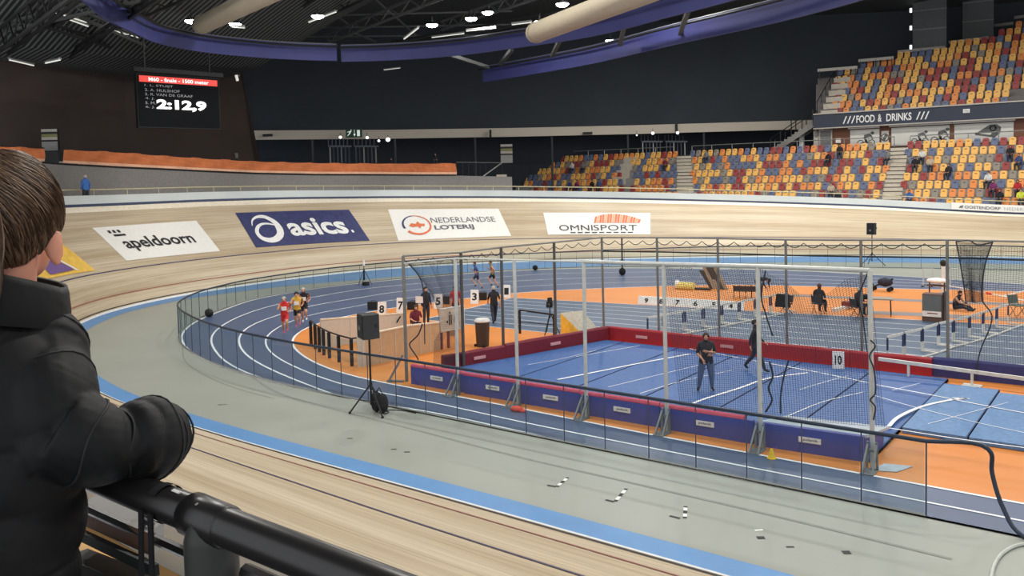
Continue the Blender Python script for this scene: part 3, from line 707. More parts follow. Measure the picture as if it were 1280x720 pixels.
for x0, x1, yb in ((1141, 1183, 62), (1203, 1242, 52)):
    a, b = dep(x0, yb, 90.5), dep(x1, yb - 3, 88); mb.add([(a[0], a[1], a[2] - 4), (b[0], b[1], b[2] - 4), (b[0], b[1], 30), (a[0], a[1], 30)], [(0, 1, 2, 3)])
    for h in range(7): mb.add([(a[0], a[1] - .05, a[2] + h*2), (b[0], b[1] - .05, b[2] + h*2), (b[0], b[1] - .05, b[2] + h*2 + .12), (a[0], a[1] - .05, a[2] + h*2 + .12)], [(0, 1, 2, 3)], 1)
struct('wall_panel', mb, [M('panel_grey', (104, 108, 110), .8), M('panel_line', (140, 142, 142), .8)])
for y in (13, 35, 59):
    p = dep(1138.5, y, 91); o = tag(MB().box(p, (.2, .2, .45)).build('wall_lamp', M('wall_glow', (235, 240, 245), emit=1.5), org=p), 'tiny white wall lamp in the vertical row left of the grey panels', 'wall lamp', 'tiny wall lamps on the black wall')
for a, b, y, z in ((1022, 1072, 88, 84), (1073, 1117, 76, 72), (1122, 1181, 65, 59), (1186, 1236, 53, 47), (1243, 1266, 32, 29), (1268, 1300, 22, 18)):
    p, q = dep(a, y, 90), dep(b, z, 88); o = thing('upper_rail', 'pale rail behind the top row of the upper stand', 'railing', p, 'stepped rails of the upper stand'); MB().bar(p, q, .08, .3).build('rail', 'trim_pale', o)
    for t in (.05, .5, .95): c = Vector(p)*(1 - t) + Vector(q)*t; MB().bar(c, c - Vector((0, 0, 1)), .08).build('post', 'steel_dark', o)
# striped posts and small exit sign
def striped(px, y0, y1, wpx, d, label):
    a = dep(px, y1, d); b = dep(px, y0, d); h = b[2] - a[2]; w = wpx*d/F_PX; o = thing('striped_sign', label, 'sign', a); vx = wdir((1, 0, 0)); ang = math.atan2(vx.y, vx.x)
    MB().box((a[0], a[1], a[2] + h/2), (w, .25, h), rz=ang).build('case', M('sign_dark', (40, 42, 44), .6), o); nrm = wdir((0, -1, 0))
    for f0, f1, m in ((.86, .98, 'trim_pale'), (.5, .62, 'trim_pale'), (.62, .76, M('sign_olive', (128, 128, 84), .6)), (.02, .42, M('sign_grey', (142, 142, 138), .6))):
        MB().box((a[0] + nrm.x*.14, a[1] + nrm.y*.14, a[2] + h*(f0 + f1)/2), (w*.98, .04, h*(f1 - f0)), rz=ang).build('stripe', m, o)
    return o, a, b
striped(633.5, 180, 204, 15, 92, 'striped board with white and olive bands on a post, left of the lower seats')
striped(64, 161, 189, 20, 58, 'striped board with white and olive bands above the dark pillar, behind the boy')
p, q = dep(66, 190, 57.5), dep(66, 240, 57.5); vx = wdir((1, 0, 0)); ang = math.atan2(vx.y, vx.x)
mb = MB(); mb.box(((p[0] + q[0])/2, (p[1] + q[1])/2, (p[2] + q[2])/2), (22*57.5/F_PX, .6, p[2] - q[2]), rz=ang)
mb.box((p[0], p[1], (p[2]*.72 + q[2]*.28)), (22*57.5/F_PX, .7, .2), rz=ang, mi=1); struct('pillar', mb, [M('pillar_dark', (46, 46, 46), .8), 'trim_pale'])
o = thing('exit_sign', 'dark green exit sign with a white running figure and arrow on the beige beam', 'exit sign', dep(442, 173, 94)); n = wdir((0, -1, 0))
c = Vector(dep(442.5, 166.5, 93.2)); k = 93.2/F_PX
def ex(u, v): q = c + vx*(u*20*k) + Vector((0, 0, v*10.5*k)) + n*.12; return tuple(q)
MB().box(c, (20*k, .2, 10.5*k), rz=ang).build('case', M('exit_green', (34, 58, 50), .5, emit=.15), o); mb = MB()
for pts in ([(-.42, -.3), (-.36, -.3), (-.2, .0), (-.26, .04)], [(-.32, .05), (-.2, .25), (-.14, .2), (-.24, -.02)], [(-.4, .1), (-.16, .2), (-.16, .28), (-.4, .18)], [(-.2, .3), (-.14, .3), (-.14, .42), (-.2, .42)], [(.02, -.35), (.05, -.35), (.05, .4), (.02, .4)], [(-.04, -.1), (.04, -.38), (.12, -.1)], [(.2, -.36), (.38, -.36), (.38, .36), (.2, .36)]): put_poly(mb, pts, ex)
mb.build('pictogram', M('sign_glow', (220, 235, 225), emit=.4), o)
for x, y, d, t in ((334.5, 169, 92.5, 'small black plate at the left end of the beige beam'), (734.5, 166.5, 98.3, 'small black plate on the middle of the beige beam')):
    c = dep(x, y, d); MB().box(c, (12*d/F_PX, .15, 3*d/F_PX), rz=ang); tag(MB().box(c, (12*d/F_PX, .15, 3*d/F_PX), rz=ang).build('beam_plate', 'black', org=c), t, 'sign')
for x, y, d, t in ((613, 167, 97.5, 'dark slim loudspeaker fixed on the beam above the striped board'), (845.5, 160, 98, 'dark slim loudspeaker fixed on the beam above the right pole rack')):
    c = dep(x, y, d); tag(MB().box(c, (.25, .3, .9), rz=ang).build('beam_speaker', 'black', org=c), t, 'speaker')
# pole racks and small lamps under the beam
M('rack_blue', (70, 78, 92), .5)
def rack(px0, px1, ytop, ybar, ybot, d, label, n):
    o = thing('pole_rack', label, 'rack', dep((px0 + px1)/2, ybot, d))
    for half in (0, 1):
        x0 = px0 + (px1 - px0)*(.0 if half == 0 else .52); x1 = px0 + (px1 - px0)*(.46 if half == 0 else 1)
        MB().bar(dep(x0, ybar, d), dep(x1, ybar, d), .3, .2).build('crossbar', M('rack_grey', (92, 98, 106), .5, .3), o)
        for k in range(n):
            x = x0 + (x1 - x0)*(k + .3)/n; m = 'steel' if (k*7 + half) % 3 == 0 else 'rack_blue'
            MB().tube([dep(x + .8, ybot, d + .3*(k % 2)), dep(x, ybar, d + .3*(k % 2))], .085, 6).build('pole', m, o)
            MB().tube([dep(x - 2, ybar, d), dep(x - 2, ytop, d)], .05, 5).build('hanger', 'rack_blue', o)
rack(411, 473, 174, 183, 207, 90, 'rack of upright silver poles below the exit sign, behind the orange cloth', 6)
rack(802, 859, 169, 177, 212, 100.5, 'rack of upright silver poles behind the seats beside the left stairs', 6)
for x, y, r in ((425.5, 171.5, .16), (459, 172, .16), (473.5, 176, .14), (485, 174.5, .24), (816, 166.5, .17), (847, 166, .17), (796, 169, .09)):
    c = dep(x, y, 92); o = thing('spot_lamp', 'small bright lamp just below the beige beam', 'lamp', c, 'small lamps under the beam'); MB().ball(c, r, 8, 5).build('bulb', M('small_glow', (255, 252, 244), emit=2), o); MB().tube([c, c + np.array([0, 0, .5])], .03, 5).build('bracket', 'steel_dark', o)
# glass-and-bar railing with stairs left of the seats
p0, p1 = dep(571, 219, 84), dep(628, 219, 88)
o = thing('stand_railing', 'dark railing with a sloping stair rail left of the striped board', 'railing', p0); mb = MB()
for t in np.linspace(0, 1, 9): c = p0 + (p1 - p0)*t; MB().tube([c, c + np.array([0, 0, 1.3])], .035, 5).build('baluster', 'steel_dark', o)
MB().tube([p0 + np.array([0, 0, 1.3]), p1 + np.array([0, 0, 1.3])], .04, 5).build('rail', 'steel', o); MB().tube([dep(588, 232, 82), dep(628, 203, 86)], .06, 5).build('stair_rail', 'steel', o)
mb = MB()
for k in range(6): mb.box(dep(611 + 3.2*k, 235.5 - 3.1*k, 83), (1.0, .9, .28), rz=ang)
tag(mb.build('trim_23', 'stair_pale'), kind='structure')
# ---------------------------------------------------------------- advertising banners lying on the far bank
def banner(corners, m, label, name='track_banner', nu=24, nv=6, wave=.0):
    """corners: top left, top right, bottom right, bottom left as seen; returns thing and its surface"""
    (a, b, c, d) = [np.array(bank_at(*p)) for p in corners]
    def sw(u, v): bot = d + (c - d)*u; top = a + (b - a)*u; return bot + (top - bot)*v
    def fn(u, v, l=.06):
        s, w = sw(u, v); l = l + wave*(.5 + .5*math.sin(u*34 + 3*math.sin(v*5 + u*9))*math.sin(v*3)); return tuple(bank(s, w, l))
    o = thing(name, label, 'banner', fn(.5, .0)); mb = MB(); us, vs = np.linspace(0, 1, nu), np.linspace(0, 1, nv)
    mb.grid([[fn(u, v, .02) for u in us] for v in vs]); mb.grid([[fn(u, v, .005) for u in us] for v in (0, 1)]); mb.build('sheet', m, o, smooth=True)
    sz = (np.linalg.norm(np.array(fn(1, .5)) - np.array(fn(0, .5))), np.linalg.norm(np.array(fn(.5, 1)) - np.array(fn(.5, 0))))
    return o, (lambda u, v: fn(u, v, .05)), sz[0]/sz[1]
M('banner_white', (226, 224, 218), .6, var=.03); M('ink_black', (42, 42, 46), .6); M('ink_navy', (52, 58, 104), .6); M('ink_orange', (214, 112, 70), .6); M('ink_grey', (96, 98, 106), .6)
o, f, asp = banner([(115, 285), (245, 276), (275, 314), (158, 326)], 'banner_white', 'white banner reading apeldoorn in dark letters on the left bend')
mb = MB(); put_text(mb, 'apeldoorn', f, .13, .22, .83, .64, bold=.02)
for k in range(3): put_poly(mb, [(.10 + .045*k, .80), (.125 + .045*k, .80), (.125 + .045*k, .88), (.10 + .045*k, .88)], f)
put_poly(mb, [(.12, .70), (.235, .70), (.235, .755), (.12, .755)], f); mb.build('lettering', 'ink_black', o)
o, f, asp = banner([(294, 266.5), (436, 262.5), (462, 301), (320, 309.5)], M('banner_navy', (50, 54, 98), .6, var=.2, scale=2.5), 'navy creased banner with a white spiral and the word asics', wave=.03)
mb = MB(); put_text(mb, 'asics', f, .37, .24, .88, .76, bold=.03)
def spiral(cx, cy):
    P = []; W_ = []
    for t in np.linspace(0, 1, 34):
        an = R(200 - 560*t); r = .40 - .13*t; P.append((cx + r*1.0*math.cos(an)/asp*(1 - .1*t), cy + r*math.sin(an))); W_.append(.03 + .11*math.sin(math.pi*min(1, t*1.1))**.8)
    return P, W_
Pn = crom([(.19*asp + a*.88, .5 + b*.84) for a, b in ((-.40, .12), (-.30, .30), (-.08, .42), (.15, .40), (.33, .22), (.36, 0), (.28, -.22), (.08, -.37), (-.15, -.40), (-.33, -.30), (-.37, -.12), (-.26, .06), (-.08, .16), (.12, .17), (.3, .1))], 4); Wd = np.interp(np.linspace(0, 14, len(Pn)), range(15), (.02, .04, .07, .11, .15, .17, .16, .15, .14, .12, .10, .08, .06, .05, .03))
put_band(mb, Pn, Wd, lambda u, v: f(u/asp, v)); put_poly(mb, [(.9, .27), (.918, .27), (.918, .35), (.9, .35)], f); mb.build('lettering', 'white', o)
o, f, asp = banner([(485, 262), (623, 261), (639, 295), (498, 301)], 'banner_white', 'white banner with an orange ring emblem and NEDERLANDSE LOTERIJ')
mb = MB(); put_text(mb, 'NEDERLANDSE', f, .335, .52, .92, .70, bold=-.004); put_text(mb, 'LOTERIJ', f, .345, .25, .70, .44, bold=.03); mb.build('lettering', 'ink_grey', o)
def arc(cu, cv, r, a0, a1, w0, w1, mb, sq=1.0):
    T = np.linspace(R(a0), R(a1), 30); Pn = [(cu*asp + r*1.15*math.cos(t), cv + r*sq*math.sin(t)) for t in T]; W_ = np.linspace(w0, w1, 30); put_band(mb, Pn, W_, lambda u, v: f(u/asp, v))
mb = MB(); arc(.20, .47, .30, 100, -140, .02, .07, mb); fish = [(.13, .44), (.155, .53), (.19, .50), (.215, .58), (.23, .51), (.27, .50), (.265, .42), (.235, .43), (.225, .36), (.2, .42), (.16, .40)]; put_poly(mb, fish, f); mb.build('emblem', 'ink_orange', o)
mb = MB(); arc(.20, .47, .30, 95, 200, .02, .06, mb); mb.build('emblem_arc', 'ink_navy', o)  # navy part of the printed ring
o, f, asp = banner([(679, 266), (813, 266.5), (813, 293), (685, 293.5)], 'banner_white', 'white banner with an orange striped dome and OMNISPORT')
mb = MB(); put_text(mb, 'OMNI', f, .12, .17, .44, .42, bold=-.002); put_text(mb, 'SPORT', f, .45, .17, .87, .42, bold=-.005)
for k in range(9): put_poly(mb, [(.22 + .07*k, .06), (.27 + .07*k, .06), (.27 + .07*k, .10), (.22 + .07*k, .10)], f)
mb.build('lettering', 'ink_black', o); mb = MB(); mb2 = MB()
for k in range(18):
    u0, u1 = .46 + .44*k/18, .46 + .44*(k + .82)/18; sk = .025
    def top(u): t = (u - .46)/.44; return .52 + .42*math.sin(math.pi*min(1, .12 + .8*t)**.8)**.7
    put_poly(mb if k % 3 != 1 else mb2, [(u0, .52), (u1, .52), (u1 + sk*.6, top(u1)), (u0 + sk*.6, top(u0))], f)
mb.build('dome_stripes', 'ink_orange', o); mb2.build('dome_pale_stripes', M('ink_peach', (226, 164, 128), .6), o)  # paler peach stripes printed among the orange ones
o, f, asp = banner([(18, 318), (79, 306), (119, 338.5), (46, 352)], M('banner_yellow', (226, 184, 84), .6, var=.12, scale=3), 'yellow banner corner with a purple figure showing beside the boy', wave=.02)
mb = MB(); put_poly(mb, [(.3, .1), (.72, .12), (.62, .5), (.52, .75), (.3, .6)], f); mb.build('purple_print', M('ink_purple', (112, 88, 140), .6), o)
mb = MB(); put_poly(mb, [(.74, .08), (.775, .08), (.60, .78), (.57, .75)], f); mb.build('white_print', 'white', o)
# board ad on the rim at far right
s0, s1 = s_at(1191), s_at(1330); ss = np.linspace(s0, s1, 14)
o = thing('rim_sign', 'white strip sign with grey OOSTENDORP lettering on the rim board at far right', 'banner', rim(s0, 0, .15))
def f(u, v): return tuple(rim(s0 + (s1 - s0)*u, .02 + .1*v, .17 + .5*v) - np.array([*(np.array([0, .09]) if False else (0, 0)), 0]) + np.array([-.02, -.06, 0]))
MB().grid([[f(u, 0) for u in np.linspace(0, 1, 14)], [f(u, 1.12) for u in np.linspace(0, 1, 14)]]).build('sheet', 'banner_white', o)
def f2(u, v): q = np.array(f(u, v)); return (q[0] - .01, q[1] - .05, q[2])
mb = MB(); put_text(mb, 'OOSTENDORP', f2, .125, .28, .45, .76, bold=.015); put_poly(mb, [(.07, .3), (.085, .65), (.115, .75), (.105, .35)], f2); mb.build('lettering', 'ink_grey', o)
mb = MB(); put_text(mb, 'NEDERLAND', f2, .48, .28, .80, .76, bold=-.005); tag(mb.build('pale_lettering', M('ink_pale', (168, 170, 174), .6), o), 'paler thin second word')
# ---------------------------------------------------------------- scoreboard
tl, tr = dep(171, 90.5, 57), dep(272.5, 99.5, 61); zt = (tl[2] + tr[2])/2
bl = dep(174.5, 158, 57.2); zb = bl[2]
dv = Vector((tr[0] - tl[0], tr[1] - tl[1], 0)); wdt = dv.length; dv.normalize(); nv = Vector((dv.y, -dv.x, 0))
if nv.dot(Vector(CAM) - Vector(tl)) < 0: nv = -nv
def sb(u, v, l=.02): q = Vector((tl[0], tl[1], zb)) + dv*(u*wdt) + Vector((0, 0, (zt - zb)*v)) + nv*l; return tuple(q)
o = thing('scoreboard', 'black hanging scoreboard with a red title bar, list of names and large 2:12,9', 'scoreboard', sb(.5, 0, 0))
MB().slab([sb(-.01, -.02, 0), sb(1.01, -.02, 0), sb(1.01, 1.02, 0), sb(-.01, 1.02, 0)], nv, .4).build('case', M('board_black', (26, 27, 29), .6), o)
MB().add([sb(0, 0), sb(1, 0), sb(1, .98), sb(0, .98)], [(0, 1, 2, 3)]).build('screen', M('screen_black', (20, 22, 25), .6, emit=.05, spec=.1), o)
MB().add([sb(.02, .845, .04), sb(.985, .845, .04), sb(.985, .965, .04), sb(.02, .965, .04)], [(0, 1, 2, 3)]).build('title_bar', M('screen_red', (214, 74, 66), emit=.75), o)
def s4(u, v): return sb(u, v, .06)
mb = MB(); put_text(mb, 'M60 - finale - 1500 meter', s4, .13, .868, .87, .94, bold=.015); mb.build('title', M('screen_white', (245, 245, 242), emit=.9), o)
mb = MB()
for k, (t, u1) in enumerate((('1. L. STUIJT', .42), ('2. A. HULSHOF', .50), ('3. R. VAN DE GRAAF', .66), ('4. J.', .19), ('5. M.', .20), ('6. J.', .19))): put_text(mb, t, s4, .08, .755 - .082*k, u1, .805 - .082*k)
mb.build('name_list', M('screen_grey', (150, 152, 156), emit=.35), o)
mb = MB(); put_text(mb, '2:12,9', s4, .21, .31, .83, .53, bold=.05); mb.build('race_clock', 'screen_white', o)
mb = MB(); mb.bar(sb(-.05, 1.07, .1), sb(1.05, 1.07, .1), .3, .3); [mb.bar(sb(u, 1.07, -.1), sb(u, 1.07 + .9, -.1), .08) for u in (.1, .9)]; mb.build('hanging_beam', 'truss_dark', o)
p = dep(293, 90, 74.5); o = thing('small_fixture', 'small white fitting on the brown wall, right of the scoreboard', 'fixture', p); MB().bar(dep(291.5, 80, 74.5), dep(297, 101, 74.5), .17).build('tube', 'strip_glow', o); MB().bar(dep(281, 98, 76), dep(299, 94.5, 74.6), .09).build('arm', 'steel', o)
p = dep(293.5, 194.5, 76); o = thing('wall_box', 'small grey box on the brown wall above the orange cloth', 'box', p); MB().box(p, (.5, .3, .45), rz=ang).build('body', M('box_grey', (150, 150, 148), .6), o); MB().box(p + np.array([.1, -.25, 0]), (.3, .1, .15), rz=ang).build('label', 'black', o)
# ---------------------------------------------------------------- glass fence round the running track
FB = curve([(23.2, -21.5), (18, -21.48), (13, -21.5), (6, -21.5), (.3, -21.5), (-1.3, -21.35), (-4.74, -20.8), (-8.2, -19.7)] + list(wp([(226,431),(221.5,421),(227,412.5),(245,399.4),(286,383.6),(314,374),(339.5,369.6),(396,359.7),(452.5,353),(520,346.7),(576,341.6),(660,336.6),(727,334.2),(860,333.5),(1000,334),(1120,335),(1280,338)])) + [(30, 27)], sm=5)
FB = resample(FB, 1.16)
RX = np.array([(222, 386), (223.8,377.5),(250,363.8),(288.8,353.8),(340,345.3),(430,333.8),(501.7,326.7),(583,319.8),(680,315.9),(752.8,312.5),(840,309.7),(900,307.6),(1000,306.9),(1160,306.5),(1280,306.9)])
FH = []
for p in FB:
    q = proj((*p, 0))[0]
    if q[2] > 37.5 and 222 < q[0] < 1290:
        yr = np.interp(q[0], RX[:, 0], RX[:, 1]); yh = HOR - (q[0] - 640)*ROLL; FH.append(CAM_H*(q[1] - yr)/(q[1] - yh))
    else: FH.append(1.45)
FH = np.clip(np.array(FH), 1.15, 1.6)
for _ in range(4): FH[1:-1] = (FH[:-2] + 2*FH[1:-1] + FH[2:])/4
fence = thing('glass_fence', 'long clear glass fence with slim posts and a dark top rail around the running track', 'fence', (*FB[12], 0))
end = [(23.6, -21.46, 1.40), (23.95, -21.43, 1.22), (24.15, -21.42, .9), (24.35, -21.4, .45), (24.7, -21.4, .1), (25.2, -21.4, .05)]
gp = FB
gx = [gz(1225, 556, 1.44), gz(1240, 590, .95), gz(1252, 633, .4), gz(1280, 671, .04)]
k0 = next(i for i, p in enumerate(FB) if proj((*p, FH[i]))[0, 0] < 1212)
rail = [np.array([24.3, -21.4, .04]), gx[3], gx[2]*.9 + gx[3]*.1, gx[1], (gx[1] + gx[0])/2 + np.array([.08, 0, .12]), gx[0]] + [np.array([*p, h]) for p, h in zip(FB[k0:], FH[k0:])]
MB().tube(crom(rail[:7], 5).tolist()[:-1] + rail[6:], .04, 8).build('top_rail', M('rail_navy', (48, 58, 74), .4, .3), fence)
MB().tube([(*p, .03) for p in FB[k0:]], .03, 4).build('bottom_rail', M('rail_base', (122, 126, 124), .5), fence)
M('post_navy', (70, 84, 100), .5, .2)
for i in range(k0, len(FB) - 1):
    a, b, ha, hb = FB[i], FB[i + 1], FH[i], FH[i + 1]
    if i - k0 < 98: MB().tube([(*a, 0), (*a, ha)], .016, 5).build('post', 'post_navy', fence)
    if i - k0 < 98:
        a2, b2 = a + (b - a)*.03, a + (b - a)*.97
        MB().add([(*a2, .05), (*b2, .05), (*b2, hb - .03), (*a2, ha - .03)], [(0, 1, 2, 3)]).build('glass_panel', 'clear_glass', fence)
# ---------------------------------------------------------------- throwing area: mats and padded walls
YF, YB = -19.78, -9.85
WLa, WLb = np.array([4.25, -15.65]), np.array([5.75, -9.95])        # padded wall on the left
def mat_mat(name, rgb):
    m = M(name, rgb, .5, var=.30, scale=9, spec=.4); nt = m.node_tree
    for n in nt.nodes:
        if n.type == 'TEX_NOISE': n.inputs['Detail'].default_value = 8; n.inputs['Roughness'].default_value = .75
    return m
mat_mat('mat_blue', (54, 92, 148)); mat_mat('mat_sheen', (86, 124, 168)); M('seam', (40, 62, 104), .7)  # second mat blue is paler: reflected sheen put into the colour
xs = [4.3, 6.7, 9.0, 11.3, 13.6, 15.9, 18.1]
def landing_mat(x0, x1, y0, y1, h, m, label, poly=None, skew1=0):
    o = thing('landing_mat', label, 'sports mat', ((x0 + x1)/2, (y0 + y1)/2, .02), 'blue landing mats'); mb = MB(); g = .015
    mb.prism(poly or [(x0 + g, y0), (x1 - g, y0), (x1 - g + skew1, y1), (x0 + g, y1)], .02, h); mb.build('cover', m, o)
    mb = MB(); mb.prism([(x1 - g - .03, y0 + .02), (x1 - g, y0 + .02), (x1 - g + skew1, y1 - .02), (x1 - g - .03 + skew1, y1 - .02)], .02, h + .004); mb.build('seam', 'seam', o); return o
names = ['blue landing mat in the left corner of the throwing area', 'second blue landing mat from the left padded wall', 'third blue landing mat from the left padded wall', 'blue landing mat under the standing man', 'blue landing mat right of the standing man, below the walking person', 'blue landing mat in front of the white 10 board']
for k in range(6):
    landing_mat(xs[k] if k else 4.6, xs[k + 1], -18.95, -10.05, .10, 'mat_blue', names[k], [(3.85, -18.3), (4.2, -18.95), (6.685, -18.95), (6.685, -10.05), (5.9, -10.05), (4.62, -14.75), (3.9, -17.3)] if k == 0 else None)
for x0, x1, y1, t in ((18.13, 19.6, -11.0, 'blue mat just right of the net pole, paled by painted sheen'), (19.6, 21.9, -11.35, 'blue mat at the right, under the white barrier, paled by painted sheen'), (21.9, 24.4, -11.6, 'blue mat at the right edge of the throwing area, paled by painted sheen')):
    landing_mat(x0, x1, -16.3, y1, .16, 'mat_sheen', t)
mb = MB(); Z = .108
def ml(pix, w=.09, z=Z): strip(crom([gz(x, y, z)[:2] for x, y in pix], 6), w, z + .006, mb)
ml([(697, 474.5), (750, 464), (800, 454), (863, 442.5)]); ml([(862, 506), (880, 499), (925, 485), (960, 473), (1010, 466)]); ml([(862, 436), (900, 443), (965, 455), (1030, 467), (1092, 480)], .06)
ml([(720, 446), (760, 439), (800, 432)], .035); ml([(760, 484), (830, 467), (880, 455)], .03); ml([(660, 456), (700, 449), (745, 438)], .03); ml([(800, 492), (850, 477), (915, 463)], .03); ml([(985, 520), (1030, 502), (1080, 490)], .035); ml([(1000, 487), (1040, 475), (1060, 470)], .03)
Z = .168; ml([(1095, 481), (1160, 493), (1220, 505), (1290, 518)], .06, Z); ml([(1111, 533), (1122, 522), (1150, 509), (1180, 501.5), (1205, 497.5)], .10, Z)
ml([(1085, 492), (1140, 508), (1220, 528), (1290, 543)], .03, Z); ml([(1063, 528), (1110, 535), (1200, 549), (1290, 561)], .05, Z); ml([(1190, 497), (1212, 498.5)], .06, Z); ml([(1195, 500), (1208, 498)], .05, Z); ml([(1115, 488), (1150, 479)], .02, Z); ml([(1160, 530), (1260, 503)], .02, Z)
struct('trim_24', mb, 'line_white')
M('pad_red', (158, 36, 44), .55, var=.06, scale=2); M('pad_dark', (112, 26, 40), .55, var=.06); M('pad_navy', (52, 56, 110), .55); M('pad_cap', (196, 62, 88), .55); M('board_violet', (66, 70, 148), .5, var=.05)
def padded(a, b, h, t, m, label, tagpos=None, group='padded walls round the throwing area'):
    a, b = np.array(a, float), np.array(b, float); d = (b - a)/np.linalg.norm(b - a); n = np.array([-d[1], d[0]]); L = np.linalg.norm(b - a)
    o = thing('padded_wall', label, 'padded wall', (*(a + b)/2, 0), group); mb = MB(); rows = []
    for s in np.linspace(0, 1, 9):
        p = a + d*L*s; w = .02*math.sin(s*9 + L)
        rows.append([(*(p + n*(t/2 + w)), 0.0), (*(p + n*(t/2 + w*.5)), h*.9 + w*.4), (*(p + n*t*.3), h + w*.6), (*(p - n*t*.3), h + w*.6), (*(p - n*t/2), h*.9), (*(p - n*t/2), 0.0)])
    mb.grid(rows); mb.add(rows[0], [tuple(range(6))]); mb.add(rows[-1], [tuple(range(6))[::-1]]); mb.build('pad', m, o)
    mb = MB(); mb.bar((*(b - d*.02), h/2), (*b, h/2), t*1.05, h); mb.build('edge', 'pad_dark', o)
    side = -n if (-n) @ (CAM[:2] - a) > 0 else n
    if tagpos is not None:
        for u in tagpos:
            c = a + d*L*u + side*(t/2 + .035); m2 = MB(); m2.box((*c, h*.52), (.5, .02, .11), rz=math.atan2(d[1], d[0])); m2.build('label', M('pad_label', (206, 150, 150), .6), o)
    return o
padded((5.85, -9.7), (9.4, -9.72), .6, .16, 'pad_red', 'red padded wall at the far left corner of the throwing area, behind the blue mats', [.42])
padded((9.4, -9.72), (14.0, -9.75), .6, .16, 'pad_red', 'long red padded wall behind the standing man and the walking person', [.31])
padded((14.0, -9.75), (15.1, -9.72), .6, .16, 'pad_red', 'short red padded wall just left of the white 10 board'); padded((15.1, -9.72), (17.55, -9.55), .6, .16, 'pad_red', 'red padded wall between the 10 board and the navy wall, behind the white barrier')
padded((17.55, -9.5), (24.5, -9.1), .62, .18, 'pad_navy', 'navy padded wall at the right, joined to the red walls')
padded((3.75, -17.3), (4.45, -14.75), .56, .2, 'pad_dark', 'nearest dark red padded wall on the left side of the mats', [.55]); padded((4.45, -14.75), (5.8, -9.8), .6, .18, 'pad_dark', 'long dark red padded wall running back to the far left corner', [.45])
# low padded boards along the front, with a red cap and a white maker's label
fx_ = [4.05, 6.3, 8.35, 10.5, 12.95, 15.45, 17.95]
lab = ['leftmost purple padded board of the front row, beside the orange corner', 'second purple padded board from the left in the front row', 'third purple padded board from the left in the front row', 'fourth purple padded board, in front of the second white pole', 'purple padded board below the standing man, at the end of the red cap', 'rightmost purple padded board, without a red cap, beside the orange floor']
for k in range(6):
    a, b = fx_[k], fx_[k + 1]; y0 = -19.12; y1 = -19.06 if k < 5 else -18.92
    o = thing('front_board', lab[k], 'padded board', ((a + b)/2, (y0 + y1)/2, 0), 'purple padded boards along the front'); an = math.atan2(y1 - y0, b - a)
    mb = MB(); mb.box(((a + b)/2, (y0 + y1)/2, .29), (b - a - .05, .14, .58), rz=an); mb.build('board', 'board_violet', o)
    if k < 5: MB().tube([(a + .02, y0 - .0, .585), (b - .03 if k < 4 else b - .25, y1 - .0, .585)], .08, 8).build('cap', 'pad_cap', o)
    lx = [.5, .55, .55, .55, .5, .53][k]; c = (a + (b - a)*lx, y0 + (y1 - y0)*lx - .085)
    MB().box((*c, .325), (.5, .02, .125), rz=an).build('label', 'banner_white', o)
    mb = MB(); put_text(mb, 'polanik', lambda u, v: (c[0] + math.cos(an)*u, c[1] + math.sin(an)*u - .013, v), -.15, .29, .19, .365, bold=.015); put_poly(mb, [(c[0] - .22, c[1] - .013, .30), (c[0] - .18, c[1] - .013, .30), (c[0] - .2, c[1] - .013, .36)], lambda *p: p); mb.build('print', 'ink_navy', o)
    if k == 5: MB().box((b - .2, y1 - .07, .50), (.22, .02, .08), rz=an).build('label', 'banner_white', o)
o = thing('mat_top_sheet', 'pale grey sheet lying on the mats behind the rightmost front boards', 'sheet', (17, -18.7, .6)); MB().prism([(15.55, -18.96), (17.95, -18.78), (18.2, -17.8), (15.9, -18.2)], .50, .56).build('sheet', M('sheet_grey', (172, 184, 196), .6), o)
MB().prism([(15.6, -18.9), (17.9, -18.76), (18.1, -17.9), (15.95, -18.25)], .1, .50).build('core', 'board_violet', o)
# ---------------------------------------------------------------- throwing cage: poles, top bars, nets
cage = thing('throwing_cage', 'tall cage of white and grey poles with black nets around the blue mats', 'sports cage', (11, -15, 0))
YP = -19.32
FRONT = [((oy(bx, by, YP)[0], YP), tx, ty) for bx, by, tx, ty in ((571.8, 466, 569, 323), (647.2, 474, 642.6, 325), (732.5, 488, 729.6, 327), (833.4, 506, 829.5, 330), (951, 520, 947, 333), (1091, 545, 1087.2, 338))]
tops = []
M('pole_white', (196, 198, 194), .4, .2); M('pole_grey', (128, 126, 120), .45, .4); M('pole_dark', (92, 90, 86), .5, .4); M('bracket', (128, 132, 134), .45, .5)
for (x, y), tx, ty in FRONT:
    t = oy(tx, ty, y); tops.append(t)
    MB().tube([(x, y, 0), t], .052, 10).build('pole', 'pole_white', cage)
    mb = MB()
    for sx in (-.11, .11):
        mb.bar((x + sx, y - .06, .02), (x + sx*.8, y - .06, .62), .05, .04)
        mb.bar((x + sx, y - .46, .02), (x + sx*.8, y - .07, .56), .045, .04)
    mb.box((x, y - .28, .015), (.28, .46, .03)); mb.bar((x - .11, y - .06, .42), (x + .11, y - .06, .42), .05); mb.build('bracket', 'bracket', cage)
BACK = [(752, 297), (821, 297), (897, 298), (982, 299.5), (1076, 300), (1184, 300)]; bt = [oy(x, y, -9.35) for x, y in BACK]
for p in bt: MB().tube([(p[0] + .04, p[1], 0), p], .048, 8).build('pole', 'pole_grey', cage)
lf = np.array([3.7, -19.15]); lc = np.array([bt[0][0] - .1, -9.3]); lt = []
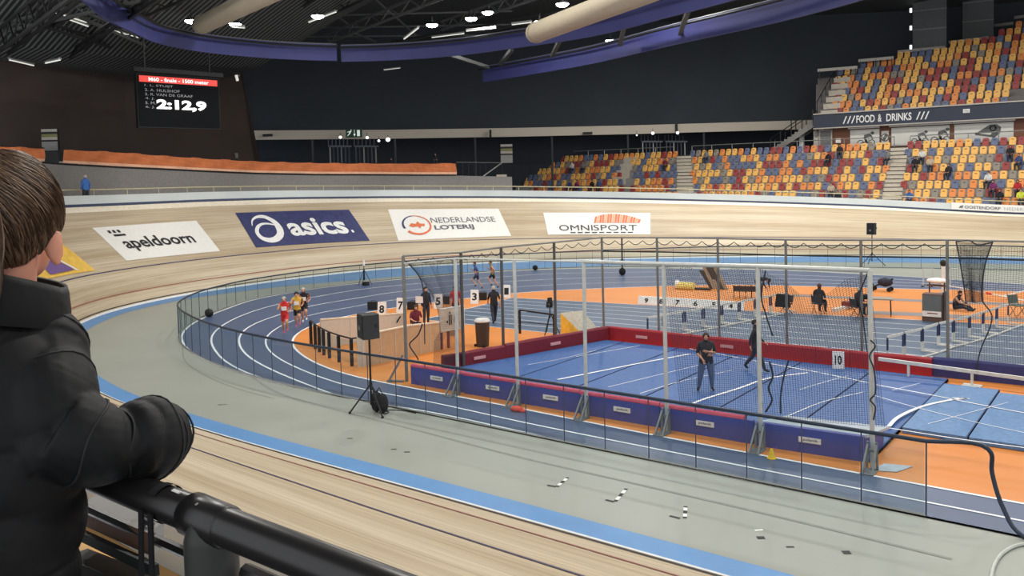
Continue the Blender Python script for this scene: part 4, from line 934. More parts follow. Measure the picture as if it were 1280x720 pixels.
for px, py in ((505.5, 320), (577, 315.5), (627, 309), (693, 303)):
    best = min(np.linspace(0, 1, 400), key=lambda t: abs(proj((*(lf + (lc - lf)*t), 3))[0, 0] - px)); p = lf + (lc - lf)*best
    z = min(np.linspace(3, 6.2, 300), key=lambda z: abs(proj((*p, z))[0, 1] - py)); q = np.array([*p, z]); lt.append(q)
    MB().tube([(*p, 0), q], .055, 8).build('pole', 'pole_grey' if px < 510 else 'pole_dark', cage)
MB().tube([p for p in lt] + [p for p in bt] + [bt[-1] + np.array([4.5, .1, 0])], .035, 6).build('top_bar', 'pole_grey', cage)
MB().tube([p - np.array([0, 0, .55]) for p in bt] + [bt[-1] + np.array([4.5, .1, -.55])], .03, 5).build('net_rope', M('rope_dark', (60, 60, 58), .8), cage)
MB().tube([tops[i] for i in range(2, 6)], .055, 8).build('top_bar', 'pole_white', cage); MB().tube([lt[0] - np.array([0, 0, .25]), tops[0], tops[1], tops[2]], .03, 6).build('top_bar', 'pole_white', cage)
mb = MB(); mb.bar((*lf, .02), (lf[0] - .5, lf[1] - .25, .02), .1); mb.bar((lf[0], lf[1], .9), (lf[0] - .4, lf[1] - .3, .02), .07); mb.build('bracket', 'bracket', cage)
MB().prism([(18.2, -19.5), (18.7, -19.3), (18.9, -18.75), (18.35, -18.9)], .012, .03).build('foot_plate', 'sheet_grey', cage)
def net(fn, nu, nv, m, r=.006, name='net'):
    mb = MB(); k = 14
    for i in range(nu + 1): mb.tube([fn(i/nu, t) for t in np.linspace(0, 1, k)], r, 3, cap=False)
    for j in range(nv + 1): mb.tube([fn(t, j/nv) for t in np.linspace(0, 1, max(k, 24))], r, 3, cap=False)
    return mb.build(name, m, cage)
M('net_black', (50, 54, 62), .8)
def lerp(a, b, t): return np.asarray(a)*(1 - t) + np.asarray(b)*t
# front net from the fourth pole to the last; its top sags between the hooks
def front_net(u, v):
    x = u*2; i = min(1, int(x)); a, b = (tops[3], tops[4], tops[5])[i:i + 2]; g = x - i; top = lerp(a, b, g); sag = .55*math.sin(math.pi*g)**2*(1 if i else .05) + .12*abs(math.sin(g*12))
    bot = lerp((tops[3][0], -18.75, .35), (tops[5][0] + .05, -18.55, .66), u); p = lerp(bot, top - np.array([0, 0, sag]), v); p[1] += .35*math.sin(math.pi*v)*math.sin(math.pi*g) + .3*(1 - v) ; return p
net(front_net, 84, 74, 'net_black', .0038)
def back_net(u, v):
    a = bt[5]; x = a[0] + .15 + 5.0*u; top = a[2] - .25 + .1*abs(math.sin(u*15)); return np.array([x, a[1] + .25*math.sin(v*5 + u*8), .55 + (top - .55)*v])
net(back_net, 70, 64, 'net_black', .0033)
def left_net(u, v):
    a, b = lt[0], lt[1]; top = lerp(a, b, .05 + .95*u) - np.array([0, 0, .15 + .12*abs(math.sin(u*9))]); g = .28*math.sin(math.pi*v)*(1 - u)*2.2
    foot = lerp(lt[0], lt[1], .45 + .55*u)*np.array([1, 1, 0]) + np.array([0, 0, .3]); p = lerp(foot, top, v); p += np.array([(lt[1] - lt[0])[0], (lt[1] - lt[0])[1], 0])*g*(.5 if v > .3 else .3); return p
net(left_net, 60, 60, 'net_black', .0035)
def far_net(u, v):   # gathered net on the back row right of the speaker
    a = bt[4]; b = bt[5]; p = lerp(a, b, u); return np.array([p[0], p[1] + .05, p[2] - .18 - .1*abs(math.sin(u*12)) - .42*v])
def gathered(a, b, n, dz):
    return [lerp(a, b, t) - np.array([0, 0, dz + .16*abs(math.sin(t*n*math.pi))]) for t in np.linspace(0, 1, n*6 + 1)]
for i in range(5): MB().tube(gathered(bt[i], bt[i + 1], 4, .12), .015, 4).build('gathered_net', 'rope_dark', cage)
for i in range(3): MB().tube(gathered(lt[i], lt[i + 1], 4, .12), .015, 4).build('gathered_net', 'rope_dark', cage)
MB().tube(gathered(lt[3], bt[0], 4, .12), .015, 4).build('gathered_net', 'rope_dark', cage)
# dark net edges and ropes hanging loose
def rope(pts, r=.025): MB().tube(crom(pts, 6), r, 5).build('net_rope', 'net_black', cage)
rope([lt[0] - np.array([0, 0, .1]), oy(520, 340, -18.4), oy(527, 352, -18.2), oy(530, 380, -18), oy(531, 430, -17.9)], .02)
rope([oy(x, y, -19.0) for x, y in ((1085, 340), (1074, 372), (1079, 400), (1084, 440))], .016); rope([oy(x, y, -19.4) for x, y in ((1088, 425), (1094, 432), (1087, 445), (1092, 460), (1094, 492), (1088, 500), (1094, 508), (1092, 525))], .018)
rope([oy(x, y, -18.6) for x, y in ((957, 338), (952, 372), (958, 395), (966, 420))], .02); rope([oy(x, y, -18.6) for x, y in ((962, 452), (966, 470), (961, 485), (965, 500), (957, 515))], .025); rope([oy(x, y, -18.6) for x, y in ((986, 450), (980, 470), (976, 495), (976, 517))], .022)
for pts in (((1195, 302), (1199, 322), (1203, 345), (1208, 380)), ((1241, 302), (1233, 325), (1229, 345), (1228, 375), (1240, 395), (1225, 440), (1218, 475)), ((1195, 302), (1212, 301), (1222, 306), (1240, 303))): rope([oy(x, y, -9.6) for x, y in pts], .02)
def fold(u, v):
    l = [oy(x, y, -9.5) for x, y in ((1195, 303), (1200, 325), (1205, 350), (1209, 378))]; r = [oy(x, y, -9.5) for x, y in ((1240, 303), (1232, 326), (1229, 350), (1229, 378))]
    k = min(2, int(v*3)); t = v*3 - k; return lerp(lerp(l[k], l[k + 1], t), lerp(r[k], r[k + 1], t), u) + np.array([0, .1*math.sin(u*9), 0])
net(fold, 40, 60, 'net_black', .0045)
def near_fold(u, v):
    a = [oy(x, y, -17.6) for x, y in ((556, 414), (541, 426), (520, 438), (527, 452))]; b = [oy(x, y, -17.4) for x, y in ((548, 405), (549, 418), (549, 432), (548, 440))]
    k = min(2, int(v*3)); t = v*3 - k; return lerp(lerp(a[k], a[k + 1], t), lerp(b[k], b[k + 1], t), u)
rope([oy(x, y, -17.8) for x, y in ((528, 405), (523, 418), (512, 430), (513, 434), (521, 446), (523, 450))], .025)
# sign 10, white barrier, cone, red bag
def stand_board(pt, w, h, rz, txt, label, tilt=.18, name='number_board', cat='number board', group=None, m='white'):
    o = thing(name, label, cat, pt, group); rt = Matrix.Rotation(rz, 3, 'Z') @ Matrix.Rotation(-tilt, 3, 'X'); c = Vector(pt) + rt @ Vector((0, 0, h/2))
    MB().box(c, (w, .03, h), mat=rt).build('panel', m, o); rt2 = Matrix.Rotation(rz, 3, 'Z') @ Matrix.Rotation(tilt, 3, 'X')
    MB().box(Vector(pt) + rt @ Vector((0, 0, h)) - rt2 @ Vector((0, 0, h/2)), (w, .03, h), mat=rt2).build('back_panel', m, o)
    if txt:
        mb = MB(); put_text(mb, txt, lambda u, v: tuple(Vector(pt) + rt @ Vector((u, -.022, v))), -w*.3, h*.25, w*.3, h*.78, bold=.03); mb.build('number', 'black', o)
    return o
stand_board(gz(1048, 461, .1), .36, .56, .35, '10', 'white board with black number 10 standing at the red padded wall', .12)
o = thing('barrier', 'long white rail on short posts in front of the red and navy padded walls', 'barrier', gz(1175, 475)); A, B = oy(1098, 448.5, -10.35), oy(1300, 476, -10.4); MB().bar(A, B, .09, .10).build('rail', 'steel_white', o)
for x, yb in ((1136, 474), (1214, 485)):
    p = gz(x, yb); t = (p[0] - A[0])/(B[0] - A[0]); q = A + (B - A)*t
    MB().bar((p[0], q[1], .03), q, .07).build('post', 'steel_white', o); MB().box((p[0], q[1], .03), (.5, .4, .05)).build('foot', 'steel_white', o)
p = gz(964.5, 573); o = thing('marker_cone', 'small yellow marker cone on the orange strip in front of the purple boards', 'cone', p); MB().tube([p, p + np.array([0, 0, .02]), p + np.array([0, 0, .021]), p + np.array([0, 0, .22])], [.11, .11, .08, .03], 12).build('cone', M('cone_yellow', (240, 196, 40), .5), o)
p = gz(646, 514); o = thing('cloth_bundle', 'small red cloth lying at the foot of the third white pole', 'cloth', p); MB().ball(p + np.array([0, 0, .06]), (.2, .14, .1), 10, 6).ball(p + np.array([.17, .03, .03]), (.12, .1, .06), 8, 5).build('cloth', M('cloth_red', (206, 70, 58), .8), o)
# ---------------------------------------------------------------- hurdles
HM = None
def hurdle(a, b, h, label, group):
    a, b = np.array([*a[:2], 0.]), np.array([*b[:2], 0.]); d = (b - a)/np.linalg.norm(b - a); n = np.array([-d[1], d[0], 0]); n = n if n[0] > 0 else -n
    a, b = a + d*.07, b - d*.07
    o = thing('hurdle', label, 'hurdle', (a + b)/2, group); up = np.array([0, 0, h])
    MB().bar(a + up, b + up, .03, .09).build('crossbar', 'steel_white', o)
    for p in (a, b):
        MB().bar(p + np.array([0, 0, .05]), p + up*.45, .05, .05).build('leg', 'steel_white', o)
        MB().bar(p + up*.45, p + up*.98, .055, .055).build('upright', M('hurdle_navy', (52, 60, 92), .4), o)
        MB().bar(p + np.array([0, 0, .04]), p + n*.62 + np.array([0, 0, .04]), .06, .05).build('foot', 'steel_white', o)
    MB().bar(a + n*.6 + np.array([0, 0, .05]), b + n*.6 + np.array([0, 0, .05]), .05, .05).build('base_bar', 'steel_white', o)
h1 = [gz(x, y, .82)[:2] for x, y in ((1108, 422), (1130, 416.5), (1153, 411), (1173, 404.5), (1192, 400.5), (1212, 395.5), (1229, 390.5), (1246, 385), (1261, 380.5))]
h2 = [gz(x, y, .82)[:2] for x, y in ((808, 397.5), (830, 393.5), (855, 389.5), (879, 385.5), (902, 381.3), (924, 377.3), (944, 373.5), (963, 370), (981, 366.8))]
for nm, H, row in (('front', h1, 'hurdle row near the grey cabinet'), ('back', h2, 'hurdle row behind the standing man')):
    for k in range(8): hurdle(H[k], H[k + 1], .82, '%s hurdle from the padded wall in the %s' % (ORD[k], row), 'hurdles of the ' + row)
# ---------------------------------------------------------------- start boards, dark boxes
for x, y, t, w, h, lbl in ((477, 396, '8', .42, .72, 'white start board 8, just above the near loudspeaker'), (500.5, 392, '7', .42, .78, 'white start board 7, left of the front corner pole of the cage'), (547.5, 386, '5', .42, .75, 'white start board 5, between the standing person in black and the red shirt'), (593, 380, '3', .42, .75, 'white start board 3, left of the walking grey-haired person'), (633, 372.5, '1', .42, .72, 'white start board 1, farthest right, at the edge of the orange floor')):
    stand_board(gz(x, y), w, h, .5, t, lbl, .2)
for x, y, t in ((466.5, 387, 'black start box left of the 8 board, behind the near loudspeaker'), (516, 387, 'black start box right of the 7 board, beside the seated person'), (557.5, 380, 'black start box right of the 5 board'), (603, 375, 'black start box right of the 3 board')):
    p = gz(x, y); o = thing('start_box', t, 'start box', p, 'black start boxes'); MB().box(p + np.array([0, 0, .21]), (.5, .3, .4), rz=.5).build('box', 'black', o); MB().tube([p + np.array([-.12, 0, .41]), p + np.array([-.1, 0, .47]), p + np.array([.1, .08, .47]), p + np.array([.12, .08, .41])], .012, 5).build('handle', 'steel_dark', o)
# distance marker strip 9 8 7 6 5 4
a, b = gz(797, 380), gz(929, 388.5); d = (b - a)/np.linalg.norm(b - a); o = thing('marker_strip', 'long white strip with black numbers 9 8 7 6 5 4 on the orange floor', 'number board', (a + b)/2); L = np.linalg.norm(b - a); an = math.atan2(d[1], d[0]); nn = np.array([d[1], -d[0], 0])
MB().slab([a, b, b + np.array([0, .12, .40]), a + np.array([0, .12, .40])], nn, .1).build('strip', 'white', o); mb = MB()
for t, px in (('9', 808), ('8', 827.5), ('7', 848.5), ('6', 871), ('5', 893.5), ('4', 914)):
    s = (px - 797)/132.; c = a + (b - a)*s; put_text(mb, t, lambda u, v: tuple(c + d*u + np.array([0, .12*v/.4, v]) + nn*.015), -.1, .08, .1, .32, bold=.03)
mb.build('numbers', 'black', o)
# ---------------------------------------------------------------- plywood pen, glass balustrade, basket board, bin, camera tripod, wedge
M('ply', (186, 156, 120), .7, var=.05); M('ply_grey', (196, 188, 174), .7, var=.04); M('ply_edge', (222, 208, 184), .7)
def panel(pa, pb, ha, hb, m, label, t=.08, name='plywood_panel'):
    a, b = np.array(gz(*pa)), np.array(gz(*pb)); d = (b - a)/np.linalg.norm(b - a); n = np.array([-d[1], d[0], 0]); o = thing(name, label, 'board', (a + b)/2, 'plywood boards beside the left cage poles')
    MB().slab([a, b, b + np.array([0, 0, hb]), a + np.array([0, 0, ha])], n, t).build('board', m, o); MB().slab([a + np.array([0, 0, ha]), b + np.array([0, 0, hb]), b + np.array([0, 0, hb + .05]), a + np.array([0, 0, ha + .05])], n, t*1.3).build('edge', 'ply_edge', o)
    for s in (.33, .66): c = a + (b - a)*s; MB().bar(c - n*(t + .005), c + np.array([0, 0, ha*.98]) - n*(t + .005), .025).build('seam', 'ply_grey', o)
    return o
panel((456, 458), (511, 446), 1.12, 1.16, 'ply', 'long tan plywood board, nearest of the pen left of the cage'); panel((511, 446), (549, 437), 1.16, 1.05, 'ply', 'tan plywood board behind the loose net, below the white basket board')
panel((401, 436), (505, 418), 1.15, .9, 'ply_grey', 'pale grey plywood board at the back of the pen, behind the near loudspeaker'); panel((447, 459), (457, 458), 1.1, 1.12, 'ply_grey', 'narrow pale upright board at the end of the glass balustrade')
o = thing('toggle', 'black lever fitting on the pale rear plywood board', 'lever', gz(494, 412)); c = gz(490, 419); MB().bar(c + np.array([0, -.05, .35]), c + np.array([0, -.05, .95]), .1).build('plate', 'black', o); MB().bar(c + np.array([.2, -.05, .4]), c + np.array([.5, .05, .85]), .05).build('lever', 'black', o)
bal = thing('balustrade', 'low glass balustrade with black posts on the orange corner of the infield', 'balustrade', gz(412, 445)); P = [gz(x, y) for x, y in ((389, 431), (394.5, 436.5), (399.5, 440.5), (405, 444), (412, 448), (424, 453), (440, 458), (450.5, 456.5))]
for i, p in enumerate(P): MB().bar(p, p + np.array([0, 0, .98]), .09, .09).build('post', 'steel_dark', bal)
MB().tube([p + np.array([0, 0, 1.0]) for p in P], .03, 6).build('rail', 'steel_dark', bal)
for i in range(len(P) - 1): MB().add([P[i] + np.array([0, 0, .12]), P[i + 1] + np.array([0, 0, .12]), P[i + 1] + np.array([0, 0, .92]), P[i] + np.array([0, 0, .92])], [(0, 1, 2, 3)]).build('glass_panel', 'clear_glass', bal)
a, b = gz(551, 437), gz(580, 431); o = thing('target_board', 'white framed board with dark upright bars on red legs, beside the plywood pen', 'board', (a + b)/2); d = (b - a)/np.linalg.norm(b - a); n = np.array([d[1], -d[0], 0]); up = lambda z: np.array([0, 0, z])
MB().slab([a + up(.72), b + up(.72), b + up(1.55), a + up(1.55)], -n, .06).build('panel', M('panel_cream', (222, 212, 192), .6), o)
MB().tube([a + up(.7) + n*.03, a + up(1.57) + n*.03, b + up(1.57) + n*.03, b + up(.7) + n*.03], .045, 6, close=True).build('frame', 'white', o)
for s in (.04, .33, .96): MB().bar(a + (b - a)*s, a + (b - a)*s + up(.75), .08).build('leg', M('leg_red', (120, 52, 44), .6), o)
mb = MB()
for s, z0, z1, w in ((.25, 1.0, 1.1, .06), (.34, .92, 1.32, .04), (.42, .92, 1.32, .04), (.58, .98, 1.22, .04), (.36, 1.36, 1.42, .1)): c = a + (b - a)*s + n*.075; mb.bar(c + up(z0), c + up(z1), w, .02)
mb.build('bars', 'black', o); MB().bar(a + (b - a)*.62 + up(.4) - n*.1, a + (b - a)*.62 - n*.1 + up(.72), .35, .05).build('tray', 'ply', o)
p = gz(603.5, 433); o = thing('bin', 'tall dark brown bin with a pale lid behind the dark red padded wall', 'bin', p); MB().tube([p, p + up(.08), p + up(.95), p + up(.98)], [.24, .25, .29, .29], 14).build('body', M('bin_brown', (62, 52, 48), .5), o); MB().tube([p + up(.98), p + up(1.02), p + up(1.1), p + up(1.12)], [.3, .31, .26, .12], 14).build('lid', M('lid_pale', (206, 206, 204), .5), o)
for s in (-.2, .2): MB().tube([p + np.array([s, -.18, .05]), p + np.array([s*1.25, -.18, .05])], .06, 8).build('wheel', 'rubber', o)
def tripod(p, h, name, label, cat, spread=.45, m='black'):
    o = thing(name, label, cat, p)
    for k in range(3): a = k*2.09 + .5; MB().tube([p + up(h*.8), p + np.array([spread*math.cos(a), spread*math.sin(a), 0.02])], .02, 5).build('leg', m, o)
    MB().tube([p + up(h*.6), p + up(h)], .025, 6).build('column', m, o); return o
p = gz(688, 418); o = tripod(p, 1.15, 'camera_tripod', 'video camera on a tall black tripod at the far left of the mats', 'camera', .4); MB().box(p + up(1.28), (.24, .42, .24), rz=.5).build('camera_body', 'black', o); MB().tube([p + up(1.28) + np.array([.1, -.2, 0]), p + up(1.28) + np.array([.2, -.45, 0])], .07, 10).build('lens', 'steel_dark', o); MB().bar(p + up(1.4), p + up(1.55), .1, .2).build('viewfinder', 'black', o)
a, b = gz(650, 417), gz(693, 421); o = thing('low_gate', 'low black bar barrier left of the video camera', 'barrier', (a + b)/2); MB().bar(a + up(1.0), b + up(.92), .06).build('top_bar', 'steel_dark', o)
for q, h in ((a, 1.0), (b, .92)): MB().bar(q, q + up(h), .08).build('post', 'steel_dark', o)
MB().bar(a + up(.5), b + up(.5), .03).build('middle_bar', 'steel_dark', o)
q = [gz(703, 420), gz(723, 416), gz(745, 409), gz(722, 407)]; o = thing('foam_wedge', 'yellow and white foam wedge behind the corner of the red padded walls', 'foam wedge', q[0]); T0, T1 = q[0] + up(.98), q[0]*.3 + gz(728, 409)*.7 + up(1.0)
fl_, fr_ = gz(701, 421), gz(727, 417); bl_, br_ = gz(716, 413), gz(746, 409); t0, t1 = fl_ + up(.85) , fl_*.2 + bl_*.8 + up(.95)
tA, tB = oy(700.5, 391, fl_[1]), oy(728, 388, bl_[1])
MB().add([fl_, fr_, tA], [(0, 1, 2)]).add([fl_, tA, tB, bl_], [(0, 1, 2, 3)]).build('yellow_side', M('foam_yellow', (232, 176, 54), .7, var=.12), o); MB().add([fr_, br_, tB, tA], [(0, 1, 2, 3)]).add([bl_, tB, br_], [(0, 1, 2)]).build('mesh_face', M('foam_white', (196, 190, 172), .8, var=.15, scale=12), o)
# ---------------------------------------------------------------- loudspeakers
def speaker(p, h, rz, name_label, stand_label, foot=.62, bag=False):
    o = thing('speaker_stand', stand_label, 'speaker stand', p); MB().tube([p + up(.25), p + up(h)], .03, 8).build('pole', 'black', o); MB().tube([p + up(.78), p + up(.9)], .05, 8).build('collar', 'black', o)
    for k in range(3):
        a = rz + [.2, 2.3, 4.2][k]; q = p + np.array([foot*math.cos(a), foot*math.sin(a), .03]); lg = MB().tube([p + up(.85), q], .025, 6).build('leg', 'black', o); MB().ball(q, .04, 8, 5).build('foot', 'rubber', lg)
        MB().tube([p + up(.35), (p + up(.85))*.45 + q*.55], .014, 5).build('brace', 'black', o)
    b = p + up(h); o2 = thing('loudspeaker', name_label, 'loudspeaker', b); rt = Matrix.Rotation(rz, 3, 'Z'); H = .68 if bag else .80
    prof = [(-.27, -.25), (.27, -.25), (.30, .02), (.20, .24), (-.20, .24), (-.30, .02)]
    mb = MB(); mb.add([tuple(Vector(b) + rt @ Vector((x, y, z))) for z, s in ((0, 1), (H, 1)) for x, y in prof], [tuple(range(6))[::-1], tuple(range(6, 12))] + [(i, (i + 1) % 6, 6 + (i + 1) % 6, 6 + i) for i in range(6)]); mb.build('cabinet', M('speaker_grey', (48, 49, 52), .6), o2)
    mb = MB(); mb.box(Vector(b) + rt @ Vector((0, -.262, H/2)), (.48, .02, H*.9), mat=rt); g = mb.build('grille', M('grille', (36, 37, 40), .8, var=.3, scale=60), o2)
    mb = MB()
    for x in (-.06, .04): mb.box(Vector(b) + rt @ Vector((x, -.28, .3)), (.03, .01, .14), mat=rt)
    mb.box(Vector(b) + rt @ Vector((-.01, -.28, .3)), (.1, .01, .03), mat=rt); mb.build('badge', 'steel', o2)
    MB().box(Vector(b) + rt @ Vector((.265, .08, H*.55)), (.02, .16, .1), mat=rt).build('handle', 'black', o2); MB().tube([b - up(.02), b + up(.03)], .06, 8).build('socket', 'black', o2)
    return o
n_ = gz(464.5, 517)
speaker(n_, 2.16, -.45, 'large dark loudspeaker on the near tripod stand in front of the glass fence', 'black tripod speaker stand on the grey floor in front of the fence', .62, True)
f_ = gz(1090, 331.5); speaker(f_, 2.15, -.2, 'small-looking loudspeaker on the far tripod, against the wooden bank', 'far black tripod stand carrying the distant loudspeaker', .85)
o = thing('amplifier_bag', 'black bag of cables at the foot of the near speaker stand', 'bag', n_ + np.array([.1, .2, 0])); c = n_ + np.array([.12, .2, .3]); MB().ball(c + np.array([-.12, 0, 0]), (.17, .16, .32), 10, 7).ball(c + np.array([.12, .02, -.02]), (.16, .15, .3), 10, 7).build('bag', M('bag_black', (40, 40, 42), .9, var=.3, scale=14), o, smooth=True)
MB().tube([c + np.array([-.1, 0, .28]), c + np.array([0, 0, .42]), c + np.array([.1, 0, .28])], .015, 5).build('handle', 'black', o)
cb = crom([(*gz(x, y)[:2], .015) for x, y in ((474, 511), (486, 516), (481, 518), (478, 514), (492, 513), (505, 514), (520, 517))], 6); tag(MB().tube(cb, .014, 5).build('cable', 'black', org=tuple(cb[0])), 'thin black cable on the floor right of the near speaker stand', 'cable')
cb = crom([(*gz(x, y)[:2], .03) for x, y in ((1300, 682), (1275, 683), (1255, 692), (1243, 708), (1238, 730))], 6); tag(MB().tube(cb, .03, 6).build('cable', M('hose_grey', (186, 192, 184), .6), org=tuple(cb[0])), 'pale hose curling on the grey floor in the bottom right corner', 'hose')
for x, y, hh, t in ((455.5, 356, 1.5, 'thin tripod with a white top at the far left bend, by the fence'),):
    p = gz(x, y); o = tripod(p, 1.25, 'timing_tripod', t, 'tripod', .5, 'steel_dark'); MB().tube([p + up(1.25), p + up(1.6)], [.08, .05], 8).build('head', 'white', o); MB().tube([p + up(.3), p + up(1.0)], .05, 6).build('case', 'black', o); MB().box(p + np.array([.35, -.2, .12]), (.35, .3, .22)).build('battery_box', 'black', o)
p = gz(261.5, 396); o = thing('ball_bag', 'small black bag on the blue floor inside the left bend of the fence', 'bag', p); MB().ball(p + up(.2), (.25, .2, .22), 10, 7).build('bag', 'black', o); MB().tube([p + np.array([-.1, 0, .35]), p + up(.48), p + np.array([.1, 0, .35])], .02, 5).build('handle', 'steel', o)
# ---------------------------------------------------------------- things on the far infield
M('plank_dark', (66, 56, 50), .7); M('plank_tan', (146, 126, 104), .7)
for k, (xb, xt, yt) in enumerate(((892, 885, 338), (896, 889, 334), (901, 893, 333), (906, 898, 334))):
    a = gz(xb, 361.5 + .3*k); tpt = a + np.array([-.55 if False else 0, 0, 0]); q = oy(xt - 7, yt, a[1] + .4); o = thing('leaning_board', ['darkest', 'second', 'third', 'rightmost tan'][k] + ' board of the leaning stack on the far orange floor', 'board', a, 'leaning boards')
    MB().slab([a + np.array([-.22, 0, 0]), a + np.array([.22, 0, 0]), q + np.array([.22, 0, 0]), q + np.array([-.22, 0, 0])], (0, -1, .2), .06).build('board', 'plank_dark' if k % 2 == 0 else 'plank_tan', o)
p = gz(858, 363); o = thing('rolled_mat', 'yellow and white roll lying left of the leaning boards', 'mat', p); MB().tube([gz(845, 361) + up(.2), gz(868, 362.5) + up(.2)], .22, 10).build('roll', M('roll_yellow', (222, 206, 120), .7, var=.2), o); MB().tube([gz(844, 361) + up(.25), gz(849, 361) + up(.25)], .27, 10).build('end', 'white', o); MB().bar(gz(868, 362) + up(.06), gz(888, 363) + up(.06), .3, .1).build('base', 'steel_dark', o)
def chair(p, rz, label, group=None, m='steel_dark', s=1.0):
    o = thing('folding_chair', label, 'chair', p, group); rt = Matrix.Rotation(rz, 3, 'Z')
    def q(x, y, z): return tuple(Vector(p) + rt @ Vector((x*s, y*s, z*s)))
    MB().box(q(0, 0, .45), (.42*s, .40*s, .04), mat=rt).build('seat', m, o); MB().slab([q(-.2, -.2, .5), q(.2, -.2, .5), q(.2, -.26, .80), q(-.2, -.26, .80)], rt @ Vector((0, 1, 0)), .03).build('backrest', m, o)
    for x in (-.19, .19):
        MB().tube([q(x, .19, 0), q(x, -.2, .5), q(x, -.27, .86)], .014, 5).build('leg', m, o); MB().tube([q(x, -.22, 0), q(x, .17, .46)], .014, 5).build('leg', m, o)
    return o
M('chair_dark', (52, 52, 56), .6); M('chair_green', (78, 92, 84), .6)
for k, x in enumerate((921, 928.5, 936, 943)): chair(gz(x, 372 + .2*k), .3, 'dark folding chair, %s of the row left of the bending person' % ORD[k], 'row of dark folding chairs', 'chair_dark', .82)
chair(gz(982, 392), 2.5, 'empty dark chair with a coat over it, left of the seated man in black', None, 'chair_dark', 1.05); c = gz(982, 392); o = tag(MB().slab([c + np.array([-.3, -.25, .95]), c + np.array([.28, -.25, .95]), c + np.array([.34, -.3, .35]), c + np.array([-.36, -.3, .35])], (0, 1, 0), .12).build('coat', 'black_cloth', org=tuple(c + up(.35))), 'dark coat hanging over the empty chair', 'coat')
chair(gz(1272, 397), -2.3, 'green-grey folding chair at the right edge, behind the hurdles', None, 'chair_green', 1.2)
def table(p, w, d, h, rz, label, m):
    o = thing('folding_table', label, 'table', p); rt = Matrix.Rotation(rz, 3, 'Z')
    def q(x, y, z): return tuple(Vector(p) + rt @ Vector((x, y, z)))
    MB().box(q(0, 0, h), (w, d, .05), mat=rt).build('table_top', m, o)
    for x in (-w*.42, w*.42):
        for y in (-d*.4, d*.4): MB().tube([q(x, y, h), q(x*1.05, y, 0)], .02, 5).build('leg', 'steel_dark', o)
        MB().tube([q(x, -d*.4, h*.35), q(x, d*.4, h*.35)], .015, 5).build('brace', 'steel_dark', o)
    return o
M('table_grey', (150, 140, 126), .6); table(gz(1094, 394), 1.5, .75, .78, .2, 'folding table beside the seated grey-haired man', 'table_grey')
p = gz(1082, 374, .81); o = tag(MB().ball(p + up(.12), (.17, .2, .13), 10, 6).ball(p + np.array([.1, 0, .04]), (.16, .14, .05), 8, 4).build('black_bag', 'black_cloth', org=tuple(p)), 'small black bag on the near end of the folding table', 'bag')
o = thing('stroller', 'dark folded buggy with wheels on the orange floor right of the tall white pole', 'buggy', gz(1104, 363)); p = gz(1104, 364); MB().ball(p + np.array([.1, 0, .5]), (.40, .3, .26), 10, 6).build('hood', M('buggy_navy', (38, 40, 56), .8, var=.2), o); MB().tube([p + np.array([.5, 0, .7]), p + np.array([-.45, 0, .25]), p + np.array([-.65, 0, .5])], .05, 6).build('frame', 'black', o)
for x, y in ((-.5, .25), (-.5, -.25), (.35, .25), (.35, -.25)): MB().tube([p + np.array([x, y - .03, .12]), p + np.array([x, y + .03, .12])], .12, 12).build('wheel', 'rubber', o)
p = gz(1164, 402.5); o = thing('cabinet', 'tall grey-fronted cabinet with a white panel on the orange floor behind the hurdles', 'cabinet', p); MB().box(p + np.array([.05, .3, .60]), (.82, .6, 1.2)).build('body', M('cab_brown', (92, 66, 58), .6), o); MB().box(p + np.array([.02, -.012, .82]), (.74, .03, .68)).build('screen', M('cab_grey', (98, 100, 98), .4), o); MB().box(p + np.array([.02, -.012, .35]), (.74, .03, .24)).build('panel', M('cab_white', (228, 214, 206), .6), o); MB().box(p + np.array([.47, .3, .66]), (.05, .62, 1.3)).build('side', 'black', o); mb = MB(); mb.box(p + np.array([.05, -.03, .38]), (.4, .01, .04)); mb.build('print', 'leg_red', o)
p = gz(1187, 388); o = thing('bench', 'low grey bench under the seated athlete', 'bench', p); A, B = gz(1176, 386.5), gz(1212, 389); MB().bar(A + up(.33), B + up(.33), .35, .08).build('seat', 'runway_grey', o)
for q in (A, B): MB().box(q*.95 + (A + B)/2*.05 + up(.15), (.08, .3, .3)).build('leg', 'steel_dark', o)
p = gz(1171, 370); o = thing('trolley', 'white topped trolley in front of the white frame', 'trolley', p); MB().ball(p + up(.80), (.5, .35, .16), 10, 6).build('white_cover', 'white', o); MB().box(p + up(.55), (.9, .5, .06)).build('shelf', M('shelf_brown', (92, 70, 60), .6), o)
for x in (-.35, .35): MB().tube([p + np.array([x, 0, 0]), p + np.array([x, 0, .75])], .035, 5).build('leg', 'steel_dark', o)
def frame(x0, x1, yt, yb, label):
    a, b = gz(x0, yb), gz(x1, yb); s = proj(a)[0, 2]; h = (yb - yt)*s/F_PX; o = thing('equipment_stand', label, 'frame', (a + b)/2); MB().tube([a, a + up(h), b + up(h), b], .04, 6).build('tube', 'pole_white', o); MB().bar(a + up(h*.5), b + up(h*.5), .04).build('middle_bar', 'pole_white', o)
    for q in (a, b): MB().bar(q + np.array([0, -.35, .03]), q + np.array([0, .35, .03]), .06).build('foot', 'steel_dark', o)
frame(1154, 1166, 336, 358, 'small white frame beside the far fence, left of the white trolley'); frame(1188, 1208, 336, 357, 'wider white frame at the far fence, right of the trolley')
p = gz(1179, 367); o = thing('marker_post', 'white post with a black top standing beside the trolley', 'post', p); MB().bar(p, p + up(1.45), .16, .12).build('post', 'white', o); MB().ball(p + up(1.62), (.17, .15, .2), 8, 6).build('head', 'black', o); MB().box(p + up(.02), (.4, .4, .04)).build('foot', 'steel', o)
